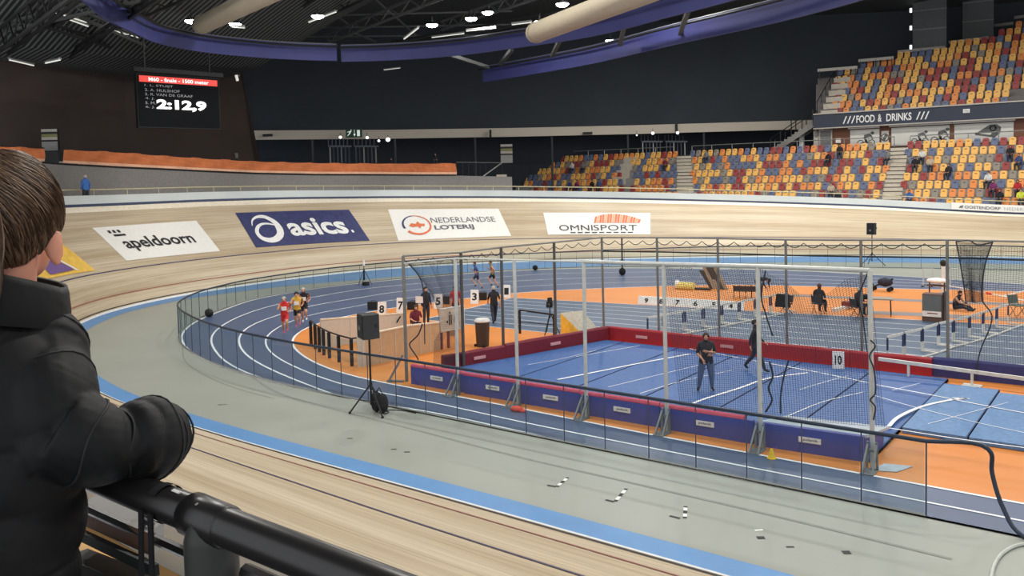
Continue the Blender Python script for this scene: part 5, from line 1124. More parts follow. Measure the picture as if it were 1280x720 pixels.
o = thing('crossbar_pole', 'white pole with a red middle lying over the orange floor at far right', 'pole', gz(1240, 366)); A, B = gz(1186, 357, .2), gz(1282, 376, .3); MB().tube([A, B], .035, 6).build('pole', 'white', o); MB().tube([lerp(A, B, .53), lerp(A, B, .6)], .06, 6).build('band', 'cloth_red', o)
o = thing('crossbar_pole', 'shorter white pole crossing at the right edge of the orange floor', 'pole', gz(1262, 370)); MB().tube([gz(1250, 371, .2), gz(1296, 360, .3)], .035, 6).build('pole', 'white', o)
o = thing('white_beam', 'short white beam on the orange floor between the two seated men', 'beam', gz(1052, 388)); MB().bar(gz(1042, 390) + up(.08), gz(1066, 384) + up(.08), .2, .15).build('beam', 'steel_white', o); MB().box(gz(1060, 386) + up(.25), (.5, .4, .2)).build('red_pack', 'leg_red', o)
p = gz(669, 338); tag(MB().ball(p + up(.2), (.2, .18, .2), 10, 6).build('black_bag', 'black_cloth', org=tuple(p)), 'round black bag on the far blue track by the fence', 'bag')
p = gz(778, 344); o = thing('umbrella_stand', 'dark post with a black cloth bundle on the far track, before the fence', 'post', p); MB().tube([p, p + up(2.55)], .06, 6).build('post', 'pole_dark', o); MB().ball(p + up(.25), (.24, .22, .28), 8, 6).build('bundle', 'black_cloth', o); MB().ball(p + up(.95), (.15, .14, .15), 8, 6).build('cap', 'black_cloth', o)
# ---------------------------------------------------------------- people
BONES = [('pelvis','belly'),('belly','chest'),('chest','neck'),('neck','head'),('head','crown'),('head','nose')]
for s_ in 'LR': BONES += [('chest','sh'+s_),('sh'+s_,'el'+s_),('el'+s_,'wr'+s_),('wr'+s_,'pa'+s_),('pelvis','hp'+s_),('hp'+s_,'kn'+s_),('kn'+s_,'an'+s_),('an'+s_,'to'+s_)]
RAD = {'pelvis': .165, 'belly': .16, 'chest': .175, 'neck': .058, 'head': .088, 'crown': .082, 'nose': .018, 'sh': .068, 'el': .046, 'wr': .030, 'pa': .026, 'hp': .108, 'kn': .066, 'an': .040, 'to': .034}
def base_pose():
    P = {'pelvis': (0, 0, .95), 'belly': (0, .01, 1.10), 'chest': (0, 0, 1.30), 'neck': (0, 0, 1.49), 'head': (0, .03, 1.60), 'crown': (0, .015, 1.685), 'nose': (0, .125, 1.605)}
    for s_, k in (('L', -1), ('R', 1)):
        P.update({'sh'+s_: (k*.19, 0, 1.40), 'el'+s_: (k*.24, -.02, 1.12), 'wr'+s_: (k*.25, .06, .88), 'pa'+s_: (k*.25, .08, .80), 'hp'+s_: (k*.095, 0, .90), 'kn'+s_: (k*.10, .02, .49), 'an'+s_: (k*.105, -.02, .08), 'to'+s_: (k*.125, .15, .035)})
    return P
def pose(**kw):
    P = base_pose(); P.update(kw); return P
sit = dict(pelvis=(0, 0, .56), belly=(0, .02, .70), chest=(0, .05, .90), neck=(0, .09, 1.09), head=(0, .14, 1.19), crown=(0, .14, 1.275), nose=(0, .24, 1.18), shL=(-.19, .06, 1.0), shR=(.19, .06, 1.0), elL=(-.25, .12, .75), elR=(.25, .12, .75), wrL=(-.15, .34, .68), wrR=(.15, .34, .68), paL=(-.10, .41, .67), paR=(.10, .41, .67),
           hpL=(-.1, .03, .54), hpR=(.1, .03, .54), knL=(-.13, .46, .53), knR=(.13, .46, .53), anL=(-.13, .44, .10), anR=(.13, .44, .10), toL=(-.14, .60, .05), toR=(.14, .60, .05))
POSES = {
 'stand': pose(),
 'fold': pose(elL=(-.27, .06, 1.14), wrL=(-.06, .20, 1.20), paL=(.03, .21, 1.22), elR=(.27, .04, 1.12), wrR=(.16, .24, 1.02), paR=(.12, .27, .94), hpL=(-.11, 0, .9), hpR=(.11, 0, .9), knL=(-.15, .02, .49), knR=(.17, .02, .49), anL=(-.17, -.02, .08), anR=(.22, -.02, .08), toL=(-.2, .14, .035), toR=(.28, .13, .035), nose=(0, .12, 1.56), head=(0, .045, 1.6)),
 'walk': pose(elL=(-.25, .08, 1.14), wrL=(-.23, .26, .97), paL=(-.22, .32, .93), elR=(.25, -.12, 1.14), wrR=(.25, -.13, .9), paR=(.25, -.11, .82), knL=(-.1, -.08, .5), anL=(-.11, -.36, .16), toL=(-.12, -.24, .05), knR=(.1, .2, .5), anR=(.1, .33, .08), toR=(.11, .49, .05)),
 'run': pose(chest=(0, .09, 1.28), belly=(0, .04, 1.1), neck=(0, .13, 1.46), head=(0, .18, 1.57), crown=(0, .18, 1.655), nose=(0, .275, 1.57), shL=(-.19, .10, 1.38), shR=(.19, .08, 1.38), elL=(-.27, -.1, 1.16), wrL=(-.2, .1, 1.05), paL=(-.17, .17, 1.07), elR=(.27, .22, 1.14), wrR=(.14, .38, 1.26), paR=(.11, .43, 1.32), knL=(-.1, .32, .62), anL=(-.1, .06, .30), toL=(-.1, .18, .2), knR=(.1, -.05, .5), anR=(.1, -.3, .16), toR=(.11, -.22, .04)),
 'sit': pose(**sit),
 'sitback': pose(**{**sit, 'chest': (0, -.02, .92), 'neck': (0, -.02, 1.1), 'head': (0, .01, 1.21), 'crown': (0, 0, 1.29), 'nose': (0, .105, 1.2), 'shL': (-.19, -.01, 1.01), 'shR': (.19, -.01, 1.01), 'elL': (-.26, .05, .75), 'elR': (.26, .05, .75)}),
 'bend': pose(pelvis=(0, -.12, .92), belly=(0, .06, .98), chest=(0, .27, 1.02), neck=(0, .46, 1.02), head=(0, .56, .98), crown=(0, .62, .92), nose=(0, .55, .87), shL=(-.19, .38, 1.02), shR=(.19, .38, 1.02), elL=(-.2, .45, .75), elR=(.2, .45, .75), wrL=(-.12, .55, .55), wrR=(.12, .55, .55), paL=(-.1, .58, .48), paR=(.1, .58, .48), hpL=(-.1, -.1, .88), hpR=(.1, -.1, .88)),
 'floor': pose(pelvis=(0, 0, .14), belly=(0, .04, .30), chest=(0, .12, .50), neck=(0, .2, .68), head=(0, .27, .77), crown=(0, .29, .85), nose=(0, .37, .75), shL=(-.18, .14, .6), shR=(.18, .14, .6), elL=(-.22, .3, .42), elR=(.22, .3, .42), wrL=(-.12, .5, .36), wrR=(.12, .5, .36), paL=(-.1, .57, .33), paR=(.1, .57, .33), hpL=(-.1, .03, .14), hpR=(.1, .03, .14), knL=(-.12, .42, .34), knR=(.12, .45, .22), anL=(-.12, .78, .08), anR=(.12, .86, .08), toL=(-.13, .86, .18), toR=(.13, .93, .18)),
}
PM = {}
def person_mesh(kind, legs, arms, stout):
    """continuous skinned body; material slots: skin, top, bottom, shoes"""
    key = (kind, legs, arms, stout)
    if key in PM: return PM[key]
    P = POSES[kind]; V, E, RR, idx = [], [], [], {}
    def vtx(n):
        if n not in idx:
            idx[n] = len(V); V.append(P[n]); r = RAD.get(n, RAD.get(n[:2], .03)) + (.014 if legs and n[:2] in ('kn', 'an') else 0); st = stout if n in ('pelvis', 'belly', 'chest') or n[:2] in ('hp', 'sh', 'kn') else 1
            RR.append(r*st)
        return idx[n]
    for a, b in BONES: E.append((vtx(a), vtx(b)))
    for s_, k in (('L', -1), ('R', 1)):               # fingers and thumb
        w, p = Vector(P['wr'+s_]), Vector(P['pa'+s_]); d = (p - w).normalized(); side = d.cross(Vector((0, 1, 0))) if abs(d.y) < .8 else d.cross(Vector((0, 0, 1))); side.normalize(); cu = side.cross(d)*(.35*k)
        for j, ln in enumerate((.062, .07, .066, .052)):
            a = p + side*(-.024 + .016*j); i0 = len(V); V += [tuple(a + d*.03), tuple(a + d*(.03 + ln*.6) + cu*.02), tuple(a + d*(.03 + ln) + cu*.06)]; RR += [.0095, .009, .008]; E += [(idx['pa'+s_], i0), (i0, i0 + 1), (i0 + 1, i0 + 2)]
        i0 = len(V); a = p - d*.02 - side*.03; V += [tuple(a - side*.012), tuple(a - side*.03 + d*.045)]; RR += [.010, .009]; E += [(idx['pa'+s_], i0), (i0, i0 + 1)]
    me = bpy.data.meshes.new('b'); me.from_pydata(V, E, []); ob = bpy.data.objects.new('b', me); COL.objects.link(ob)
    m = ob.modifiers.new('s', 'SKIN'); m.use_smooth_shade = True; ob.modifiers.new('u', 'SUBSURF').levels = 1
    sk = me.skin_vertices[0].data
    for i, r in enumerate(RR): sk[i].radius = (r, r*(.82 if i in (idx['chest'], idx['belly'], idx['pelvis']) else 1)); sk[i].use_root = (i == 0)
    out_ = bpy.data.meshes.new_from_object(ob.evaluated_get(bpy.context.evaluated_depsgraph_get())); bpy.data.objects.remove(ob); bpy.data.meshes.remove(me); out_.name = 'body'
    segs = []
    for a, b in BONES:
        n = b[:2]
        if b in ('belly', 'chest') or n == 'sh': mi = 1
        elif b == 'neck': mi = 1
        elif b in ('head', 'crown', 'nose'): mi = 0
        elif n == 'el': mi = 1 if arms > 0 else 0
        elif n == 'wr': mi = 1 if arms > 1 else 0
        elif n == 'pa': mi = 0
        elif n == 'hp': mi = 2
        elif n == 'kn': mi = 2
        elif n == 'an': mi = 2 if legs else 0
        else: mi = 3
        segs.append((Vector(P[a]), Vector(P[b]), mi, b))
    for k in range(4): out_.materials.append(None)
    for f in out_.polygons:
        c = f.center; best = (1e9, 0)
        for a, b, mi, nm in segs:
            ab = b - a; t = max(0, min(1, (c - a).dot(ab)/max(ab.length_squared, 1e-9))); d_ = (a + ab*t - c).length - (.05 if nm in ('belly', 'chest', 'pelvis', 'neck') else 0)*1
            if False: mi_ = 0
            elif nm[:2] == 'kn' and not legs and t > .72: mi_ = 0
            else: mi_ = mi
            if nm == 'head' and t < .35: mi_ = 1
            if (nm[:2] == 'hp' or (nm[:2] == 'kn' and t < .12)) and (c - Vector(P['pelvis'])).dot((Vector(P['chest']) - Vector(P['pelvis'])).normalized()) > -.05: mi_ = 1
            if d_ < best[0]: best = (d_, mi_)
        f.material_index = best[1]; f.use_smooth = True
    PM[key] = out_; return out_
def person(kind, loc, rz, label, top, bottom, hair='hair_brown', shoe='black', h=1.75, legs=1, arms=1, stout=1.0, skin='skin', group=None, cap=False):
    o = thing('person', label, 'person', loc, group); o.rotation_euler = (0, 0, rz); s = h/1.77; o.scale = (s, s, s)
    b = bpy.data.objects.new('body', person_mesh(kind, legs, arms, stout)); COL.objects.link(b); b.parent = o
    for i, m in enumerate((skin, top, bottom, shoe)): b.material_slots[i].link = 'OBJECT'; b.material_slots[i].material = MATS[m]
    P = POSES[kind]; hd, cr, no = Vector(P['head']), Vector(P['crown']), Vector(P['nose']); upv = (cr - hd).normalized(); fw = (no - hd); fw = (fw - upv*fw.dot(upv)).normalized(); sd = fw.cross(upv)
    c = hd + upv*.045 - fw*.012; rt = Matrix((sd, fw, upv)).transposed(); mb = MB(); rows = []
    for i in range(6):
        ph = R(-20 + 110*i/5); rows.append([tuple(c + rt @ Vector((.098*math.cos(ph)*math.cos(a), .108*math.cos(ph)*math.sin(a) - .014 - (.03 if math.sin(a) > .4 and i < 3 else 0), .115*math.sin(ph) + (.055 if math.sin(a) > .35 and i < 2 else 0)))) for a in np.linspace(0, 6.283, 15)[:-1]])
    mb.grid(rows, close=True); hb = bpy.data.objects.new('hair', mb.mesh('hair', hair, smooth=True)); COL.objects.link(hb); hb.parent = o
    mb = MB()
    for k in (-1, 1): mb.ball(hd + fw*.082 + sd*(.031*k) + upv*.022, .0095, 6, 4)
    mb.ball(hd + fw*.083 - upv*.048, (.022, .01, .006), 6, 4, mi=1)
    eb = bpy.data.objects.new('eyes_and_mouth', mb.mesh('eyes_and_mouth', ['black', 'leg_red'])); COL.objects.link(eb); eb.parent = o
    return o
for n_m, c in (('hair_brown', (72, 54, 42)), ('hair_grey', (176, 170, 162)), ('hair_black', (36, 32, 30)), ('hair_blond', (186, 156, 104)), ('jeans', (84, 100, 128)), ('trouser_dark', (44, 48, 60)), ('shirt_black', (34, 34, 40)), ('shirt_red', (176, 44, 50)), ('shirt_maroon', (108, 40, 58)), ('vest_red', (206, 52, 50)), ('vest_yellow', (214, 176, 72)), ('vest_black', (38, 36, 44)), ('jacket_blue', (60, 104, 170)), ('shirt_white', (214, 212, 208)), ('shirt_purple', (120, 50, 96)), ('jacket_grey', (120, 122, 122)), ('coat_beige', (188, 172, 150)), ('vest_lime', (206, 214, 72)), ('shirt_navy', (58, 74, 116)), ('shirt_olive', (122, 112, 76)), ('shoe_white', (222, 220, 224)), ('shoe_pink', (206, 84, 120))): M(n_m, c, .8)
def toward(p, q): return math.atan2(-(q[0] - p[0]), q[1] - p[1])
camxy = CAM
p = gz(883, 488, .1); person('fold', p, toward(p, camxy) + .15, 'stout person in black T-shirt and jeans standing with folded arms on the blue mats', 'shirt_black', 'jeans', 'hair_brown', 'black', 1.77, 1, 1, 1.22)
p = gz(944, 464, .1); person('walk', p, toward(p, p + np.array([1.0, .25, 0])), 'person in dark clothes striding to the right on the blue mats, behind the white pole', 'shirt_black', 'trouser_dark', 'hair_black', 'black', 1.72, 1, 2, 1.0)
p = gz(618, 404.5); person('walk', p, toward(camxy, p) + .2, 'person in a black shirt walking away along the sprint lanes beside the 3 board', 'shirt_black', 'trouser_dark', 'hair_grey', 'black', 1.75, 1, 1, 1.05)
hd = lambda p: toward(p, p + np.array([.72, -.7, 0]))
for x, y, t, top, bot, hr_, sh, hh in ((357, 419, 'front runner in a red vest and red shorts on the near bend', 'vest_red', 'vest_red', 'hair_grey', 'shoe_pink', 1.76), (372.5, 411, 'runner in a yellow vest and black shorts close behind the red runner', 'vest_yellow', 'vest_black', 'hair_black', 'shoe_pink', 1.76), (381, 405, 'runner in a black vest and shorts, third on the near bend', 'vest_black', 'vest_black', 'hair_grey', 'shoe_white', 1.78)):
    p = gz(x, y); person('run', p, hd(p), t, top, bot, hr_, sh, hh, 0, 0); 
    bx = bpy.data.objects.new('race_bib', MB().box((0, .215, 1.2), (.22, .02, .17)).mesh('race_bib', 'white')); COL.objects.link(bx); bx.parent = [o for o in COL.objects if o.get('label') == t][0]
hw = lambda p: toward(p, p + np.array([-.75, -.55, 0]))
p = gz(597, 362); person('run', p, hw(p), 'runner in a dark blue kit on the far straight, behind the cage net', 'shirt_navy', 'trouser_dark', 'hair_brown', 'black', 1.72, 0, 1); p = gz(617, 361); person('run', p, hw(p), 'runner in an olive vest on the far straight, right of the blue runner', 'shirt_olive', 'vest_black', 'hair_brown', 'black', 1.76, 0, 0)
p = gz(570, 402); person('stand', p, toward(p, camxy), 'person in a red shirt behind the white framed board', 'shirt_red', 'trouser_dark', 'hair_black', 'black', 1.72)
p = gz(533, 405); person('stand', p, toward(p, camxy) + .5, 'person in black standing beside the seated one, holding a white card', 'shirt_black', 'trouser_dark', 'hair_black', 'black', 1.74, 1, 2); q = p + np.array([-.12, -.3, 1.15]); tag(MB().box(q, (.34, .04, .3), rz=.4).build('white_card', 'white', org=tuple(q)), 'white card held by the person in black', 'card')
p = gz(520, 419); chair(p, -2.2, 'dark chair under the seated person in maroon', None, 'chair_dark', 1.0); person('sit', p, toward(p, p + np.array([.9, -.6, 0])), 'person in a maroon shirt sitting behind the plywood board', 'shirt_maroon', 'trouser_dark', 'hair_brown', 'black', 1.74)
p = gz(1023, 392.5); chair(p, toward(camxy, p) - .4, 'dark chair under the seated man in black, left one', None, 'chair_dark', 1.1); person('sit', p, toward(camxy, p) - .4, 'person in black sitting back to the camera, left of the two on the orange floor', 'shirt_black', 'trouser_dark', 'hair_brown', 'black', 1.85, 1, 2, 1.15)
p = gz(1072, 396.5); chair(p, toward(camxy, p) - .9, 'dark chair under the grey-haired person at the folding table', None, 'chair_dark', 1.05); person('sit', p, toward(camxy, p) - .9, 'grey-haired person in black sitting at the folding table', 'shirt_black', 'trouser_dark', 'hair_grey', 'black', 1.8, 1, 1, 1.05)
p = gz(949, 372); person('bend', p, toward(p, p + np.array([1, -.3, 0])), 'person in dark clothes bending forward beside the row of chairs', 'shirt_black', 'trouser_dark', 'hair_black', 'black', 1.8, 1, 2, 1.1)
p = gz(1193, 388, .37); person('floor', p, toward(p, p + np.array([1, -.3, 0])), 'athlete in a black and white top sitting on the grey bench', 'vest_black', 'trouser_dark', 'hair_black', 'black', 1.72, 1, 0)
# people on the rim and in the stands
s = s_at(108); p = rim(s, 1.5, .1); d = proj(p)[0, 2]; q = dep(107.5, 245, d); q[2] = p[2]; person('stand', q, toward(camxy, q) + .5, 'person in a blue jacket walking on the rim below the orange cloth', 'jacket_blue', 'trouser_dark', 'hair_grey', 'black', 1.8, 1, 2, 1.15)
for x, y, d, t, k in ((544, 193, 83, 'person in dark clothes leaning on the orange parapet, right part', 'sit'), (489, 199, 83, 'person whose head shows above the middle of the orange cloth', 'sit')):
    q = dep(x, y, d); q = q - up(1.2); person(k, q, toward(q, camxy), t, 'shirt_black', 'trouser_dark', 'hair_brown', 'black', 1.75, 1, 2)
def seated(px, py, label, top, bot='trouser_dark', hr_='hair_brown', h=2.05, k='sit', rz=0.0):
    # find the row whose seat shows at that place
    best = None
    for r in range(8):
        y, z = LY0 + r*TREAD, LZ0 + r*RISE - .35; X = colX(px, y, z); q = proj((X, y + .02, z + .95))[0]
        if best is None or abs(q[1] - py) < best[0]: best = (abs(q[1] - py), X, y, z)
    _, X, y, z = best; person(k, (X, y - .02, z - .30*h/1.75 + .25), math.pi + rz, label, top, bot, hr_, 'black', h, 1, 2, 1.1)
SP = [(713, 230, 'seated spectator in navy at the left of the group low in the left seats', 'shirt_navy'), (722, 229, 'seated spectator in purple in the group low in the left seats', 'shirt_purple'), (741, 228, 'seated spectator in black at the right of the group low in the left seats', 'shirt_black'), (749, 229, 'seated spectator in dark blue beside the one in black in the left seats', 'shirt_navy'),
      (716, 208, 'seated spectator in white high in the left seats', 'shirt_white'), (729.5, 205, 'spectator in a pale grey top high in the left seats', 'jacket_grey'), (832, 201, 'spectator in maroon in the top row of the small block', 'shirt_maroon'), (883.5, 197, 'spectator in grey in the top row of the middle block', 'jacket_grey'), (1036, 192, 'spectator in black in the top row, left of a couple by the rust wall', 'shirt_black'),
      (1050, 190, 'spectator in a black jacket in the top row, near the white notice', 'shirt_black'), (1110, 192, 'spectator in grey at the right end of the top row of the middle block', 'jacket_grey'), (1039, 238, 'spectator in a beige coat in the front row of the middle block', 'coat_beige'), (1048, 240, 'spectator in dark clothes beside the beige coat in the front row', 'shirt_black'),
      (1153, 193, 'spectator in white in the top row of the right block', 'shirt_white'), (1144, 199, 'spectator in black left of the one in white in the right block', 'shirt_black'), (1163, 205, 'fair-haired spectator in beige in the right block', 'coat_beige'), (1186, 210, 'spectator in black lying back in the right block', 'shirt_black'), (1137, 240, 'spectator in a bright blue jacket beside the right stairs', 'jacket_blue'),
      (1236, 222, 'spectator in white in the upper part of the group at right', 'shirt_white'), (1242, 231, 'spectator in purple in the group at right', 'shirt_purple'), (1250, 238, 'spectator in black in front of the one in purple', 'shirt_black'), (1272, 232, 'spectator in red at the right edge', 'shirt_red'), (1276, 250, 'spectator in a lime vest in the front row at the right edge', 'vest_lime'), (1263, 192, 'spectator in dark clothes high at the right edge', 'shirt_black'), (1274, 199, 'spectator in navy high at the right edge', 'shirt_navy')]
for x, y, t, c in SP: seated(x, y, t, c, hr_='hair_blond' if 'fair' in t else 'hair_brown', k='sitback' if 'lying' in t else 'sit', rz=.25*math.sin(x))
# ---------------------------------------------------------------- near side: rim floor, viewing platform, rail
mb = MB(); sn = [s for s in WS if s < WS[6*NS]]
mb.grid([[rim(s, 0, .0) for s in sn], [rim(s, 2.6, .02) for s in sn]])
def planks():
    m = M('plank_orange', (206, 158, 96), .5, var=.12, scale=3); return m
planks(); struct('trim_25', mb, 'plank_orange')
P0 = dep(200, 626, 1.5); zpl = CAM_H - 1.62
mb = MB(); mb.box((P0[0], P0[1] - 2.4, zpl - .15), (30, 4.6, .3)); mb.box((P0[0], P0[1] - .12, zpl - 1.7), (30, .1, 3.2)); struct('platform', mb, M('platform_grey', (74, 72, 70), .8))
rl = thing('handrail', 'thick black handrail in front of the boy at the lower left', 'handrail', (P0[0], P0[1], zpl)); RR_ = .031
M('rail_black', (30, 28, 28), .32, .0, spec=.6); M('post_black', (50, 52, 50), .45)
def onrail(px, py): d = ray(px, py); t = (P0[1] - CAM[1])/d[1]; return CAM[0] + d[0]*t
MB().tube([(P0[0] - 3, P0[1], P0[2]), (P0[0] + 2, P0[1], P0[2])], RR_, 20).build('rail', 'rail_black', rl, smooth=True)
xp = onrail(263, 652); PT = np.array([xp, P0[1], P0[2]])
mb = MB(); mb.tube([PT - up(1.6), PT - up(.03), PT + up(.006)], [.044, .044, .035], 20); mb.build('post', 'post_black', rl, smooth=True)
mb = MB(); mb.tube([(xp - .052, P0[1], P0[2]), (xp - .05, P0[1], P0[2]), (xp - .02, P0[1], P0[2]), (xp + .045, P0[1], P0[2]), (xp + .05, P0[1], P0[2])], [.032, .037, .036, .035, .031], 20); mb.build('tee_joint', 'rail_black', rl, smooth=True)
mb = MB()
for dx, dz in ((-.012, .03), (.02, .026)): mb.ball((xp + dx, P0[1] - .016 , P0[2] + dz), .0035, 8, 5)
mb.build('screw', 'steel', rl)
xl = onrail(237, 640); mb = MB(); mb.tube([(xl + .004, P0[1] - .0, P0[2]), (xl + .018, P0[1], P0[2])], RR_*1.08, 18); mb.build('collar', 'black', rl)
MB().bar((onrail(219, 618), P0[1] - .004, P0[2] + RR_ + .0005), (onrail(228, 622), P0[1] - .004, P0[2] + RR_ + .0005), .006, .002).build('white_mark', 'white', rl)  # small white mark along the top of the rail
mb = MB()
for t in (2, 3): mb.tube([(xp + .0 + .09*t, P0[1] + .03, P0[2] - .75), (xp + .09*t, P0[1] + .03, P0[2] - .06)], .008, 6)
MB().tube([(P0[0] - 3, P0[1] + .03, P0[2] - .10), (xp - .05, P0[1] + .03, P0[2] - .10)], .01, 6).build('lower_bar', 'rail_black', rl)
MB().tube([(xp + .05, P0[1] + .03, P0[2] - .085), (P0[0] + 2, P0[1] + .03, P0[2] - .085)], .014, 8).build('lower_bar', 'rail_black', rl)
mb.build('baluster', 'rail_black', rl)
st = thing('strap', 'black strap looped over the handrail left of the post', 'strap', (onrail(205, 640), P0[1], P0[2])); xs_ = onrail(207, 640)
loop = [(xs_, P0[1] + (RR_ + .003)*math.cos(a), P0[2] + (RR_ + .003)*math.sin(a)) for a in np.linspace(-2.6, -.5 + math.pi*2*.0 + 3.4 - .5, 18)]
mb = MB(); A = [np.array(q) + np.array([-.011, 0, 0]) for q in loop]; B = [np.array(q) + np.array([.011, 0, 0]) for q in loop]; mb.grid([A, B]); mb.build('loop', 'black_cloth', st)
for dx, lean in ((-.018, -.035), (.012, -.012)):
    a = np.array([xs_ + dx, P0[1] - RR_ - .004, P0[2] - .005]); b = a + np.array([lean, .0, -.45]); MB().bar(a, b, .013, .004).build('tail', 'black_cloth', st)
# metal channel under the rail
o = thing('metal_channel', 'grey metal channel with an open end below the handrail, beside the boy', 'metal box', dep(150, 655, 1.7))
ft0, ft1 = dep(100, 631, 1.78), dep(187, 667, 1.56); bt0, bt1 = dep(125, 616, 1.86), dep(205, 650, 1.64); fb0, fb1 = dep(102, 656, 1.78), dep(191, 696, 1.56); bb0, bb1 = dep(127, 640, 1.86), dep(205, 680, 1.64)
MB().add([ft0, ft1, bt1, bt0], [(0, 1, 2, 3)]).build('top_plate', M('plate_grey', (138, 136, 134), .5, .3), o); MB().add([ft0, fb0, fb1, ft1], [(0, 1, 2, 3)]).add([fb0, bb0, bb1, fb1], [(0, 1, 2, 3)]).build('side_plate', M('plate_reflection', (128, 94, 78), .4, .4), o); MB().add([ft1, fb1, bb1, bt1], [(0, 1, 2, 3)]).add([bt0, bt1, bb1, bb0], [(0, 1, 2, 3)]).build('end_plate', 'steel', o)  # orange-brown reflection on the grey side plate is put into its colour
MB().bar(dep(178, 658, 1.6), dep(184, 644, 1.62), .008).bar(dep(176, 648, 1.6), dep(192, 657, 1.6), .008).build('clip', 'black', o)
MB().bar(dep(100, 668, 1.74), dep(195, 713, 1.5), .012, .02).bar(dep(96, 712, 1.74), dep(190, 752, 1.52), .05, .07).build('lower_channel', M('channel_green', (22, 32, 30), .5), o)
# ---------------------------------------------------------------- the boy in the foreground
boy = thing('person', 'brown-haired boy in a black padded jacket leaning on the black handrail in the foreground', 'person', (*dep(-20, 700, 1.7)[:2], zpl))
hdg = -6; bf = wdir((math.sin(R(hdg)), math.cos(R(hdg)), 0)); br = wdir((math.cos(R(hdg)), -math.sin(R(hdg)), 0)); bu = Vector((0, 0, 1)); brt = Matrix((br, bf, bu)).transposed()
HC = Vector(dep(11, 279, 1.55))
def hp(x, y, z): return HC + brt @ Vector((x, y, z))
def remesh(mb, vox, it, name, mat, parent, mats_fn=None):
    me = mb.mesh('t', mat); ob = bpy.data.objects.new('t', me); COL.objects.link(ob); r_ = ob.modifiers.new('r', 'REMESH'); r_.mode = 'VOXEL'; r_.voxel_size = vox; r_.use_smooth_shade = True
    sm = ob.modifiers.new('s', 'SMOOTH'); sm.iterations = it; sm.factor = .5
    m2 = bpy.data.meshes.new_from_object(ob.evaluated_get(bpy.context.evaluated_depsgraph_get())); bpy.data.objects.remove(ob); m2.name = name
    L_ = Vector(root_of(parent).location)
    m2.transform(Matrix.Translation(-L_)); o = bpy.data.objects.new(name, m2); COL.objects.link(o); o.parent = parent; return o
def ell(mb, c, r, rot=None, n=20, m=14):
    rt = rot or brt; t = MB().ball((0, 0, 0), r, n, m); mb.add([Vector(c) + rt @ Vector(v) for v in t.v], t.f)
def limb(mb, pts, rs): mb.tube(crom(pts, 5), np.interp(np.linspace(0, len(pts) - 1, (len(pts) - 1)*5 + 1), range(len(pts)), rs), 16)
body = MB()
ell(body, hp(0, -.012, .018), (.074, .094, .098)); ell(body, hp(0, .042, -.052), (.052, .05, .062)); ell(body, hp(0, .098, -.03), (.011, .016, .02)); ell(body, hp(0, .083, -.088), (.02, .018, .014))
for k in (-1, 1): ell(body, hp(.047*k, .055, -.036), (.024, .02, .024))
earm = brt @ Matrix.Rotation(R(18), 3, 'X')
for k in (-1, 1):
    er = brt @ Matrix.Rotation(R(-24*k), 3, 'Z') @ Matrix.Rotation(R(12), 3, 'X')
    ell(body, hp(.078*k, -.004, -.044), (.009, .022, .036), er); ell(body, hp(.081*k, -.002, -.072), (.007, .011, .014), er)
nk0, nk1 = hp(0, -.02, -.06), hp(0, -.035, -.19); limb(body, [nk0, lerp(nk0, nk1, .5), nk1], [.054, .05, .062])
ch = hp(-.02, -.04, -.42); pv = hp(-.05, -.10, -.74); limb(body, [nk1, hp(-.01, -.04, -.28), ch, hp(-.04, -.07, -.6), pv], [.07, .12, .13, .125, .125])
shr = Vector(dep(48, 428, 1.56)); elr = Vector(dep(72, 570, 1.48)); wrr = Vector(dep(184, 550, 1.60)); shl = hp(-.18, -.02, -.26); ell_ = hp(-.22, .1, -.50); wrl = hp(-.06, .3, -.52)
limb(body, [hp(.02, -.04, -.27), shr, lerp(shr, elr, .5), elr], [.06, .06, .05, .045]); limb(body, [elr, lerp(elr, wrr, .5), wrr], [.045, .04, .03]); limb(body, [hp(-.02, -.04, -.27), shl, ell_, wrl], [.06, .055, .045, .03])
for k in (-1, 1):
    a = hp(-.05 + .08*k, -.1, -.76); b = Vector((a.x, a.y, zpl + .45)) + bf*.03; c = Vector((a.x, a.y, zpl + .07)); limb(body, [a, lerp(a, b, .5), b, lerp(b, c, .5), c], [.088, .075, .055, .052, .04]); limb(body, [c, c + bf*.1 - bu*.03, c + bf*.18 - bu*.04], [.04, .038, .028])
# right hand round the rail beyond the cuff
hb_ = wrr; hdn = (bf*.9 + br*.15 - bu*.25).normalized(); ell(body, hb_ + hdn*.045, (.038, .038, .028))
for j in range(4):
    a = hb_ + hdn*(.05) + bu*(.012 - .0*j) + bf*(-.03 + .02*j); limb(body, [a, a + hdn*.035 + bf*.004, a + hdn*.045 - bu*.03, a + hdn*.03 - bu*.055], [.011, .0105, .0095, .0085])
limb(body, [hb_ + hdn*.03 - bf*.03, hb_ + hdn*.05 - bf*.055 - bu*.01, hb_ + hdn*.065 - bf*.05 - bu*.03], [.013, .011, .009])
bd = remesh(body, .007, 3, 'body', M('boy_skin', (206, 142, 118), .55, var=.05, scale=8), boy)
mb = MB()
for k in (-1, 1): ell(mb, hp(.031*k, .083, -.006), (.012, .008, .008), n=10, m=6)
mb.build('eye', 'white', boy); mb = MB()
for k in (-1, 1): ell(mb, hp(.031*k, .0905, -.006), (.005, .004, .005), n=8, m=5)
mb.build('iris', 'hair_brown', boy); mb = MB(); ell(mb, hp(0, .089, -.064), (.02, .008, .005), n=10, m=5); mb.build('lips', M('lip', (180, 100, 94), .5), boy)
